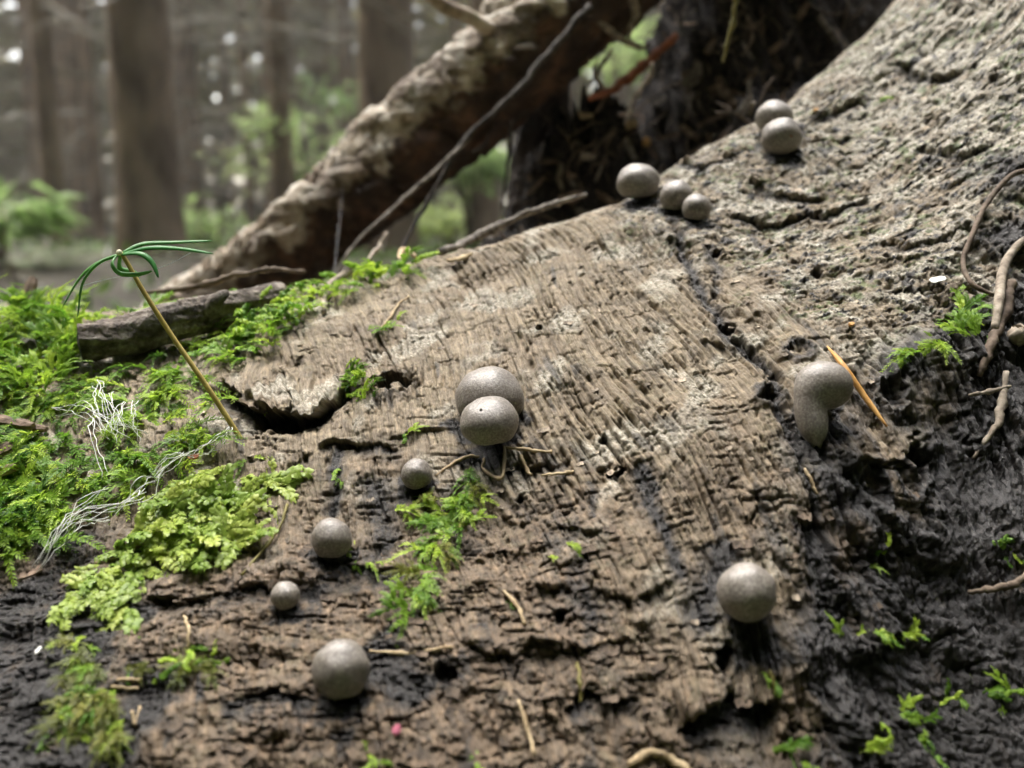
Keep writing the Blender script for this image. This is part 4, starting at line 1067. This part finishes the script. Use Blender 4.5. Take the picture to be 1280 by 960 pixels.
# small pores on three of them
def pore(k, px, py, mt=None, nm='pore', sz=.03):
    c, r, n = centers[k]; d = at(px, py, 10).normalized()
    b = d.dot(c); disc = b*b-(c.length_squared-r*r)
    p = d*(b-math.sqrt(max(disc, 0)))
    o = [q for q in COL.objects if q.get('label') == flabel[k]][0]
    m_ = MB(); nn = (p-c).normalized(); s_ = nn.orthogonal().normalized(); u = nn.cross(s_)
    q0 = c + nn*r*1.0
    m_.add([q0+nn*.012] + [q0+(s_*math.cos(a*1.047)+u*math.sin(a*1.047))*sz-nn*.01 for a in range(6)], [(0, a+1, (a+1) % 6+1) for a in range(6)])
    me = m_.mesh(nm, mt or M_pore, c); ch = link(nm, me, o)
    ch.matrix_parent_inverse = Matrix.Identity(4); ch.matrix_basis = o.matrix_world.to_3x3().inverted().to_4x4()
pore('l', 934, 715); pore('g', 601, 512); pore('c', 862, 258)
pore('e', 989, 170, M_orange, 'orange_spot', .055)
# ------------------------------------------------------------------ moss, liverwort, seedling, threads
M_moss = leaf_mat('moss_leaf', (.14, .28, .02), (.35, .52, .06), .45, rnd=.55, hue=.04)
M_mossd = leaf_mat('moss_leaf_deep', (.05, .13, .015), (.15, .28, .03), .40, rnd=.5)
M_liver = leaf_mat('liverwort_leaf', (.25, .36, .05), (.43, .53, .13), .45, rnd=.3, rough=.35)
M_mossold = leaf_mat('moss_olive', (.10, .12, .015), (.24, .25, .05), .35, rnd=.4)
def feather(seed, mat, L=1.0, leafL=.15, n=34, br=4, droop=.25, wide=1.0):
    r = random.Random(seed); mb = MB()
    def stem(b, d, up, ln, cnt, lf, th):
        side = d.cross(up).normalized(); P = []
        cur = r.uniform(-.35, .35)
        for k in range(7):
            t = k/6; P.append(b + d*ln*t + up*(-droop*ln*t*t + .12*ln*math.sin(t*3)) + side*cur*ln*t*t*.5)
        mb.tube(P, [th*(1-.8*k/6) for k in range(7)], 3, False)
        for k in range(cnt):
            t = (k+.5)/cnt; i = min(5, int(t*6)); p = P[i].lerp(P[i+1], t*6-i); dd = (P[i+1]-P[i]).normalized()
            sd = side if k % 2 else -side
            el = r.uniform(-.15, .55)
            o_ = (sd*math.cos(el)*wide+up*math.sin(el)).normalized()
            q = (dd*r.uniform(.75, .95)+o_*r.uniform(.75, .95)*(1-.45*t)).normalized()
            s_ = lf*(1-.55*t*t)*r.uniform(.75, 1.2)
            mb.leaf(p, q, up, s_, s_*.36, r.uniform(-.15, .25), .12)
        return P
    up = Vector((0, 0, 1))
    P = stem(Vector((0, 0, 0)), Vector((0, 1, 0)), up, L, n, leafL, .016)
    for k in range(br):
        t = r.uniform(.1, .7); i = min(5, int(t*6)); p = P[i]
        a = r.choice((-1, 1))*r.uniform(.5, 1.0)
        d = Vector((math.sin(a), math.cos(a), r.uniform(-.1, .25))).normalized()
        stem(p, d, up, L*r.uniform(.25, .5), int(n*.42), leafL*.8, .011)
    return mb.mesh('moss_shoot', mat)
def liver(seed, mat, L=1.0, W=.2, n=15):
    """leafy liverwort: two ranks of rounded overlapping leaves"""
    r = random.Random(seed); mb = MB(); c0 = r.uniform(-.6, .6)
    P = [Vector((c0*t*t*.5*L+.04*math.sin(t*9+seed), t*L, .07*L*math.sin(t*3.1)+r.uniform(0, .02))) for t in [k/8 for k in range(9)]]
    mb.tube(P, [.02*(1-.5*k/8) for k in range(9)], 3, False)
    for k in range(n*2):
        t = (k//2+.5)/n; i = min(7, int(t*8)); p = P[i].lerp(P[i+1], t*8-i); d = (P[i+1]-P[i]).normalized()
        sg = 1 if k % 2 else -1; s_ = d.cross(Vector((0, 0, 1))).normalized()*sg; w = W*r.uniform(.8, 1.15)*(1-.45*t**3)
        u = Vector((0, 0, 1)); o_ = (s_+d*.45).normalized(); f = d
        ruf = [r.uniform(-.06, .08) for _ in range(6)]
        V = [p+u*.01, p-f*w*.35+o_*w*.35+u*ruf[0], p-f*w*.25+o_*w*.9+u*(ruf[1]-.02), p+f*w*.15+o_*w*1.12+u*(ruf[2]-.03), p+f*w*.55+o_*w*.8+u*(ruf[3]), p+f*w*.6+o_*w*.25+u*(ruf[4]+.02), p+o_*w*.5+u*.05]
        mb.add(V, [(0, 1, 6), (1, 2, 6), (2, 3, 6), (3, 4, 6), (4, 5, 6), (5, 0, 6)])
    return mb.mesh('liverwort_shoot', mat)
FE = [feather(500+i, M_moss, 1.0, .17, 40, 2+i % 2, .32, 1.4) for i in range(7)]
FD = [feather(540+i, M_mossd, .8, .15, 32, 2) for i in range(4)]
FO = [feather(560+i, M_mossold, 1.0, .17, 30, 5, .3) for i in range(4)]
FF = [feather(580+i, M_moss, .6, .14, 26, 3, .2, 1.2) for i in range(4)]          # fine upright cushion
LV = [liver(600+i, M_liver) for i in range(6)]
LM = [liver(620+i, M_moss, .8, .12, 14) for i in range(4)]
def in_poly(x, y, P):
    c = False
    for i in range(len(P)):
        (x0, y0), (x1, y1) = P[i], P[i-1]
        if (y0 > y) != (y1 > y) and x < (x1-x0)*(y-y0)/(y1-y0)+x0: c = not c
    return c
def put(me, name, parent, pl, P, n, head, tilt, s, roll=0.0):
    """a shoot rooted at P, heading by angle head round the normal n (0 = to the right, 90 deg = uphill)"""
    x = Vector((1, 0, 0)); x = (x-n*x.dot(n)).normalized(); y = n.cross(x)
    d = x*math.cos(head)+y*math.sin(head); d = (d*math.cos(tilt)+n*math.sin(tilt)).normalized()
    sx = d.cross(n).normalized(); up = sx.cross(d)
    if roll:
        q = Matrix.Rotation(roll, 3, d); sx = q @ sx; up = q @ up
    o = bpy.data.objects.new(name, me); COL.objects.link(o); o.parent = parent
    R_ = Matrix((sx, d, up)).transposed().to_4x4()
    o.matrix_basis = Matrix.Translation((P-pl)*CM) @ R_ @ Matrix.Scale(s, 4)
    return o
def patch(name, poly, count, kinds, label, cat, head=(-1.57, 1.0), tilt=(.1, .5), size=(.6, 1.1), sink=.02, lift=0.0, part='moss_shoot', group=None, seed=0, dens=None):
    r = random.Random(900+seed+int(poly[0][0]))
    xs = [p[0] for p in poly]; ys = [p[1] for p in poly]
    pl, _ = surf(sum(xs)/len(xs), sum(ys)/len(ys))
    root = empty(name, M(pl)); tag(root, label, cat, group)
    k = 0; tr = 0
    while k < count and tr < count*30:
        tr += 1
        px, py = r.uniform(min(xs), max(xs)), r.uniform(min(ys), max(ys))
        if not in_poly(px, py, poly): continue
        if (px-300)**2+(py-535)**2 < 38**2 or (px-355)**2+(py-530)**2 < 55**2: continue
        P, n = surf(px, py)
        if dens and float(N2(np.array([P.x/1.1]), np.array([P.y/1.1]), 300+seed)[0]) < r.uniform(-.5, dens): continue
        put(r.choice(kinds), part, root, pl, P - n*sink + n*lift*r.random(), n, r.gauss(*head), r.uniform(*tilt), r.uniform(*size), r.uniform(-.4, .4))
        k += 1
    return root
def strand(name, lines, kinds, label, cat, size=(.4, .7), step=9, group=None, spread=.7, tilt=(.05, .4), part='moss_shoot', rev=False):
    """shoots set along photo polylines, heading along them"""
    r = random.Random(int(lines[0][0][0]*3+lines[0][0][1])); root = None
    for ln in lines:
        for a, b in zip(ln[:-1], ln[1:]):
            m_ = max(1, int(math.dist(a, b)/step))
            Pa, Pb = surf(*a)[0], surf(*b)[0]
            for k in range(m_):
                t = (k+r.random())/m_; px, py = a[0]+(b[0]-a[0])*t+r.uniform(-3, 3), a[1]+(b[1]-a[1])*t+r.uniform(-3, 3)
                P, n = surf(px, py)
                if root is None: pl = P; root = empty(name, M(pl)); tag(root, label, cat, group)
                x = Vector((1, 0, 0)); x = (x-n*x.dot(n)).normalized(); y = n.cross(x); d = Pb-Pa
                put(r.choice(kinds), part, root, pl, P-n*.01, n, math.atan2(d.dot(y), d.dot(x))+r.gauss(0, spread), r.uniform(*tilt), r.uniform(*size), r.uniform(-.5, .5))
    return root
patch('moss_carpet', [(-40,425),(60,450),(110,470),(180,455),(255,432),(300,470),(318,500),(300,520),(255,560),(200,600),(150,640),(90,690),(-40,700)], 290, FE+FE+FD, 'bright feathery moss carpet hanging down the mossy end under the broken stick', 'moss', (-1.4, .9), (.05, .5), (.6, 1.1), dens=.6, seed=1)
patch('moss_cushion', [(-40,392),(0,382),(50,380),(100,400),(110,450),(60,500),(-40,500)], 300, FF+FE, 'thick yellow-green moss cushion on the crest beside the end of the broken stick', 'moss', (-1.2, 1.6), (.3, 1.2), (.6, 1.05), lift=.3, seed=2)
patch('moss_carpet', [(-260,410),(-45,400),(-45,690),(-260,690)], 260, FE+FF+FD, 'moss carpet continuing along the log past the thick cushion', 'moss', (-1.4, 1.0), (.1, .8), (.8, 1.4), lift=.1, seed=12)
patch('moss_fringe', [(110,405),(190,388),(260,384),(345,372),(420,350),(520,330),(530,338),(470,362),(410,385),(360,420),(335,445),(300,462),(250,440),(262,415),(180,425)], 240, FE+FF+LM, 'glossy green moss fringe along the crest round the broken stick', 'moss', (-1.3, 1.2), (.1, .8), (.5, .95), lift=.15, seed=3)
patch('fine_moss', [(-40,560),(50,560),(75,620),(60,680),(-40,690)], 150, FF+FD, 'dark fine-leaved moss low at the mossy end under the brown splinters', 'moss', (-1.6, 1.2), (.2, 1.2), (.6, 1.1), seed=4)
patch('liverwort_patch', [(228,588),(262,574),(320,590),(350,606),(330,625),(300,632),(296,650),(322,668),(300,690),(268,700),(240,715),(180,716),(138,700),(150,670),(190,640)], 115, LV, 'pale green ruffled liverwort patch below the bundle of white threads', 'liverwort', (-.9, 1.2), (.0, .55), (.5, .85), part='liverwort_shoot', seed=5, dens=.75)
patch('liverwort_patch', [(140,700),(172,705),(180,740),(165,775),(142,772),(148,745),(100,752),(98,738)], 42, LV, 'small hanging tail of liverwort under the ruffled patch', 'liverwort', (-1.9, .7), (.0, .3), (.4, .7), part='liverwort_shoot', seed=6)
strand('liverwort_strand', [[(318,604),(334,600),(352,606)]], LV, 'short ruffled liverwort strand on bare wood beside the main patch', 'liverwort', (.35, .6), 8, part='liverwort_shoot')
patch('moss_tuft', [(82,795),(105,785),(118,800),(128,840),(150,860),(158,890),(140,930),(112,915),(70,925),(64,900),(84,860)], 95, FO+FO+FE, 'loose olive-green moss tuft hanging on the dark wood of the mossy end', 'moss', (-1.5, .5), (.05, .4), (.35, .65), seed=7)
strand('moss_strand', [[(160,828),(165,848),(185,852),(215,845),(235,835),(268,836)], [(238,798),(240,815),(232,838)], [(196,822),(222,828)]], FO+LM, 'creeping moss strand beside the loose olive tuft', 'moss', (.3, .55), 7)
strand('moss_sprig', [[(592,585),(588,620),(575,650),(560,690)], [(492,637),(515,642),(548,652),(580,655)], [(575,640),(545,670),(535,690)], [(590,600),(570,640),(545,640)], [(550,708),(530,715),(520,745),(505,765)]], FE+FE+FO, 'feathery green sprig on bare wood below the small round fruiting body', 'moss', (.42, .7), 5.5)
strand('moss_sprig', [[(1235,412),(1215,405),(1200,378)], [(1235,420),(1200,418),(1165,432),(1135,448)], [(1225,425),(1205,410)]], FE, 'leafy green sprig beside the pale broken root', 'moss', (.45, .75), 5)
patch('moss_pocket', [(428,462),(448,460),(470,478),(470,500),(445,502),(426,490)], 46, FF+FD+LM, 'dark green moss growing out of the hole beside the lifted plate', 'moss', (-1.5, 1.5), (.3, 1.2), (.3, .55), lift=.12, seed=8)
bits = [([[(500,560),(508,545),(516,536)]], 'tiny bright sprig above the small round fruiting body'), ([[(420,582),(424,598)]], 'tiny green shoot beside the dark vertical stain'), ([[(442,675),(447,680)], [(445,700),(470,706)]], 'green speck of moss touching the middle-sized fruiting body'),
 ([[(702,676),(720,684)]], 'tiny dark green shoot on brown wood'), ([[(684,695),(690,697)]], 'single green leaflet beside the tiny dark shoot'), ([[(452,412),(470,418),(495,404)]], 'small mossy sprig on bare wood near the crest'), ([[(450,922),(462,945),(480,965)]], 'green sprig at the foot of the log below the large fruiting body'),
 ([[(592,935),(598,962)]], 'small green shoot at the foot of the brown wood'), ([[(1080,716),(1092,700),(1112,682)]], 'pale green leafy shoot on the black side below the ring-shaped marks'), ([[(1055,800),(1080,788),(1110,796),(1140,790)]], 'low moss strand on the black side of the log'),
 ([[(1098,905),(1125,895),(1135,880)], [(1150,900),(1155,935)]], 'leafy sprig low on the black side near the foot'), ([[(1170,880),(1215,860),(1250,872),(1290,850)]], 'moss strand lowest on the black side'), ([[(1235,678),(1265,692),(1285,705)]], 'green sprig on the black side beside the brown rootlet'),
 ([[(960,935),(985,942),(1010,955)]], 'green moss strand at the foot beside the black side'), ([[(1092,128),(1108,124)]], 'small moss spot in the crack high on the pale wood'), ([[(1062,948),(1080,930),(1092,920)]], 'pale mossy shoot between the foot strands'), ([[(625,745),(635,752)]], 'withered green shoot above the thin dry rootlet'), ([[(318,570),(326,566)], [(305,568),(310,578)]], 'tiny green shoots at the foot of the seedling'), ([[(955,840),(962,858)]], 'tiny olive shoot under the large smooth fruiting body')]
for ls, lab in bits:
    strand('moss_sprig', ls, FE+LM, lab, 'moss', (.28, .5), 7)

# seedling with drooping needles
M_seedstem = simple_mat('seedling_stem', (.36, .27, .07), (.50, .39, .13), 300, .45, .1, .0002)
M_seedleaf = leaf_mat('seedling_needle', (.055, .21, .045), (.11, .33, .085), .35, rnd=.1, rough=.35)
M_bud = simple_mat('bud', (.55, .50, .30), (.75, .72, .55), 600, .5, .1, .0002)
sb = surf(305, 546)[0]; sy = sb.y
seed_o = empty('spruce_seedling', M(sb)); tag(seed_o, 'spruce seedling with slender tan stem and drooping dark green needles', 'seedling')
st = spline([sb-Vector((0, 0, .15)), at(262, 488, sy), at(215, 420, sy+.1), at(178, 362, sy+.1), at(160, 330, sy+.1), at(151, 316, sy+.1)], 30)
mb = MB(); mb.tube(st, list(np.linspace(.052, .038, 30)), 10, True, .03, 2); mb.build('stem', M_seedstem, sb, seed_o)
top = st[-1]
needles = [[(152,317),(178,305),(215,303),(266,301)], [(152,318),(185,310),(225,311),(266,317)], [(152,318),(175,317),(190,328),(198,347)], [(148,318),(120,330),(98,350),(77,386)], [(148,319),(122,330),(103,355),(97,397)], [(147,318),(140,330),(150,342),(172,343),(190,339)], [(150,319),(150,336),(166,340),(175,346)]]
offs = [(.0, .5), (-.2, -.6), (-.3, -.6), (.1, .4), (-.2, -.5), (-.25, -.35), (.3, .5)]
for pp, (o1, o2) in zip(needles, offs):
    n_ = len(pp); P = spline([at(x, y, top.y + (o1+(o2-o1)*i/(n_-1))*(i > 0)) for i, (x, y) in enumerate(pp)], 16)
    w = [.042*math.sin(math.pi*min(1, .12+.88*(i/15)**.8))**.55+.012 for i in range(16)]; w[-1] = .008
    mb = MB(); mb.tube(P, w, 6, True, .02, 1, .42); mb.build('needle', M_seedleaf, sb, seed_o)
o = link('bud', ball_mesh(.055, .055, .06, 3, 16, 12), seed_o); o.data.materials.clear(); o.data.materials.append(M_bud); o.location = (at(149, 316, top.y-.05)-sb)*CM
# spider threads on the seedling
def thread(name, lines, rad, mat, label, cat):
    o0 = Vector(lines[0][0]); mb = MB()
    for i, l in enumerate(lines):
        P = spline(l, 14); kk = Vector((0, 0, 0)); rt = random.Random(i*7+len(lines))
        if len(lines) > 1:
            for q in range(14): kk = kk*.8+Vector((rt.gauss(0, .02), rt.gauss(0, .02), rt.gauss(0, .02))); P[q] = P[q]+kk
        mb.tube(P, list(np.linspace(rad, rad*.6, 14)), 4, True, .2, i)
    o = mb.build(name, mat, o0); tag(o, label, cat); return o
thread('spider_thread', [[at(100, 358, sy-.1), at(130, 350, sy-.05), at(160, 344, sy)]], .010, M_web, 'short spider thread between two drooping seedling needles', 'spider thread')
thread('spider_thread', [[at(192, 338, sy), at(216, 328, sy-.1), at(238, 316, sy-.2)]], .007, M_web, 'fine spider thread strung to the seedling needle tip', 'spider thread')
thread('spider_thread', [[at(430, 215, 36.3), at(424, 280, 34.5), at(417, 345, 29)]], .006, M_web, 'spider thread hanging from the leaning branch', 'spider thread')
# white threads
def hairs(label, lines, jit, n, rad=.013, up=.25):
    r = random.Random(int(lines[0][0][0])); L = []
    for ln in lines:
        for k in range(n):
            L.append([on(x+r.uniform(-jit, jit), y+r.uniform(-jit, jit), up*(.4+.8*r.random()) if 0 < i < len(ln)-1 else up*.5) for i, (x, y) in enumerate(ln)])
    thread('white_threads', L, rad, M_white, label, 'threads')
hairs('tangle of white hair-like threads caught on the moss carpet', [[(125,498),(132,530),(142,556)], [(140,508),(155,530),(160,552)], [(165,520),(158,545),(150,560)], [(75,530),(110,532),(140,555)], [(118,532),(150,550),(182,556)], [(175,525),(182,545),(180,560)]], 9, 4, .007, .6)
hairs('long white thread dropping from the tangle to the wood', [[(122,540),(134,570),(140,612)]], 3, 2, .010, .7)
hairs('bundle of white threads along the edge of the liverwort', [[(292,545),(275,568),(250,580)], [(232,578),(205,605),(190,625),(150,650)], [(250,580),(215,592),(195,612)], [(186,628),(160,642),(120,662),(95,680),(60,715)], [(140,620),(110,650),(90,680),(56,722)], [(145,658),(115,672),(88,684)]], 6, 4, .008, .45)
# fragments lying at the mossy end
def slab(name, px, py, L, w, th, ang, mat, label, cat, up=.1, tilt=0.0):
    P, n = ground_at(px, py); x = Vector((1, 0, 0)); x = (x-n*x.dot(n)).normalized(); y = n.cross(x)
    d = x*math.cos(ang)+y*math.sin(ang); d = (d*math.cos(tilt)+n*math.sin(tilt)).normalized(); s_ = d.cross(n).normalized(); u = s_.cross(d); r = random.Random(int(px+py)); mb = MB(); V = []
    for k in range(6):
        t = k/5-.5; ww = w*(.7, 1, 1.05, 1, .95, .55)[k]*r.uniform(.85, 1.1); c = P+n*up+d*L*t+u*r.uniform(-.1, .1)*th+u*.15*L*(.25-t*t)*.5
        V += [c+s_*ww*.5+u*th*.35, c+u*th*.55, c-s_*ww*.5+u*th*.3, c-s_*ww*.5-u*th*.4, c+s_*ww*.5-u*th*.4]
    mb.add(V, [(k*5+j, k*5+(j+1) % 5, (k+1)*5+(j+1) % 5, (k+1)*5+j) for k in range(5) for j in range(5)] + [(4, 3, 2, 1, 0), (25, 26, 27, 28, 29)])
    o = mb.build(name, mat, P, None, False); tag(o, label, cat); return o
slab('bark_splinter', 22, 540, 1.05, .22, .12, -.35, M_chip, 'long brown bark splinter lying on moss beside the dead bud', 'bark splinter', .25)
slab('bark_splinter', 44, 545, .75, .14, .10, -.3, M_chip, 'narrow brown splinter tucked against the long bark splinter', 'bark splinter', .22)
slab('bark_splinter', 4, 580, .7, .3, .18, .7, M_chip, 'stubby brown bark piece below the long bark splinter', 'bark piece', .25)
slab('bark_splinter', 10, 602, .6, .22, .1, .4, M_straw, 'pale tan bark piece under the stubby brown one', 'bark piece', .25)
slab('bark_splinter', 42, 452, .65, .28, .22, -.9, M_twigdark, 'dark curled bark piece standing in the moss cushion', 'bark piece', .45, .3)
slab('grey_splinter', 22, 482, .7, .1, .06, .4, M_twiggrey, 'thin grey splinter in the moss under the cushion', 'splinter', .4)
slab('dead_bud', 38, 388, .8, .25, .2, 1.5, M_chip, 'reddish-brown bud standing on top of the moss cushion', 'bud', .45, .8)
slab('brown_leaf', 246, 577, .2, .13, .04, .1, M_orange, 'tiny rust-brown scale beside the white threads', 'scale', .12)
slab('white_chip', 1172, 352, .30, .17, .025, .15, M_white, 'small white flake lying on the weathered wood', 'flake', .06)
slab('pink_speck', 496, 913, .13, .1, .08, 1.2, simple_mat('pink_bud', (.28, .06, .10), (.40, .12, .17), 400, .6, 0), 'tiny pink bud on brown wood near the foot', 'bud', .04)
slab('amber_speck', 1064, 408, .1, .08, .06, .2, M_needledry, 'tiny orange grain on the weathered wood above the dry needle', 'grain', .04)
slab('amber_speck', 1019, 139, .13, .09, .06, .2, M_needledry, 'tiny yellow grain on the crest beside the upper pair', 'grain', .04)
slab('brown_leaf', 42, 718, .35, .2, .05, .4, M_chip, 'rusty leaf scrap on the black wood below the white threads', 'leaf scrap', .05)
slab('white_fleck', 50, 815, .12, .06, .03, 1.3, M_white, 'tiny white fleck on the black wood of the mossy end', 'fleck', .05)
tube_thing('thin_twig', [on(1060, 105, .05), on(1042, 130, .09), on(1020, 150, .09), on(1000, 168, .05)], [.02, .03, .02], M_twigdark, 'hair-thin dark twig leaning on the crest beside the upper pair', 'twig', n=18, seg=6)
# ------------------------------------------------------------------ loose wood flakes that stand off the log's surface
M_flake = simple_mat('wood_flake', (.10, .078, .057), (.36, .30, .225), 420, .8, .6, .0006, (1, .25, 1), rnd=.9)
M_flakeb = simple_mat('brown_flake', (.04, .03, .022), (.16, .12, .085), 420, .8, .6, .0006, (1, .4, 1), rnd=.7)
def flake_mesh(seed, mat):
    r = random.Random(seed); nu, nv = 5, 4; V = []; F = []
    prof = [[r.uniform(.75, 1.1) for _ in range(nu)] for _ in range(2)]
    for side in (0, 1):
        for j in range(nv):
            for i in range(nu):
                u = i/(nu-1)-.5; v = j/(nv-1)
                x = u*(1-.25*abs(v-.5))*1.0; y = v*prof[0][i]*.8
                z = .10*v*v + .10*(u*u*2) + r.uniform(-.015, .015) - side*.05
                V.append(Vector((x, -y, z)))
    n = nu*nv
    for j in range(nv-1):
        for i in range(nu-1):
            a = j*nu+i; F.append((a, a+nu, a+nu+1, a+1)); F.append((n+a, n+a+1, n+a+nu+1, n+a+nu))
    rim = [i for i in range(nu)] + [j*nu+nu-1 for j in range(1, nv)] + [(nv-1)*nu+i for i in range(nu-2, -1, -1)] + [j*nu for j in range(nv-2, 0, -1)]
    for k in range(len(rim)): a, b = rim[k], rim[(k+1) % len(rim)]; F.append((a, b, b+n, a+n))
    return mesh_of('wood_flake', [v*CM for v in V], F, mat, False)
FLA = [flake_mesh(700+i, M_flake) for i in range(6)]; FLB = [flake_mesh(720+i, M_flakeb) for i in range(6)]
r = random.Random(5); cnt = 0
while cnt < 250:
    px, py = r.uniform(150, 1180), r.uniform(120, 950)
    i, j = lookup(px, py); qx, qy = project(*PXYZ[i, j])
    if abs(qx-px)+abs(qy-py) > 4 or stain[i, j] > .8: continue
    low = w_low[i, j] > .45
    if not low and r.random() < .35 and w_scaly[i, j] < .5: continue
    if any((px-f[1])**2+(py-f[2])**2 < (f[3]*.75)**2 for f in FRUIT): continue
    P, n = Vector(PXYZ[i, j]), Vector(BN[i, j])
    x = Vector((1, 0, 0)); x = (x-n*x.dot(n)).normalized(); y = n.cross(x); a = r.gauss(.15, .35)
    sx = x*math.cos(a)+y*math.sin(a); sy_ = n.cross(sx)
    o = bpy.data.objects.new('wood_flake', r.choice(FLB if low else FLA)); COL.objects.link(o); o.parent = wood
    s = r.uniform(.08, .20)*(1.1 if low else .9)
    o.matrix_basis = Matrix.Translation((P+n*.005-LOG_O)*CM) @ Matrix((sx, sy_, n)).transposed().to_4x4() @ Matrix.Diagonal((s*r.uniform(.9, 1.7), s*r.uniform(.7, 1.1), s*.9, 1))
    cnt += 1
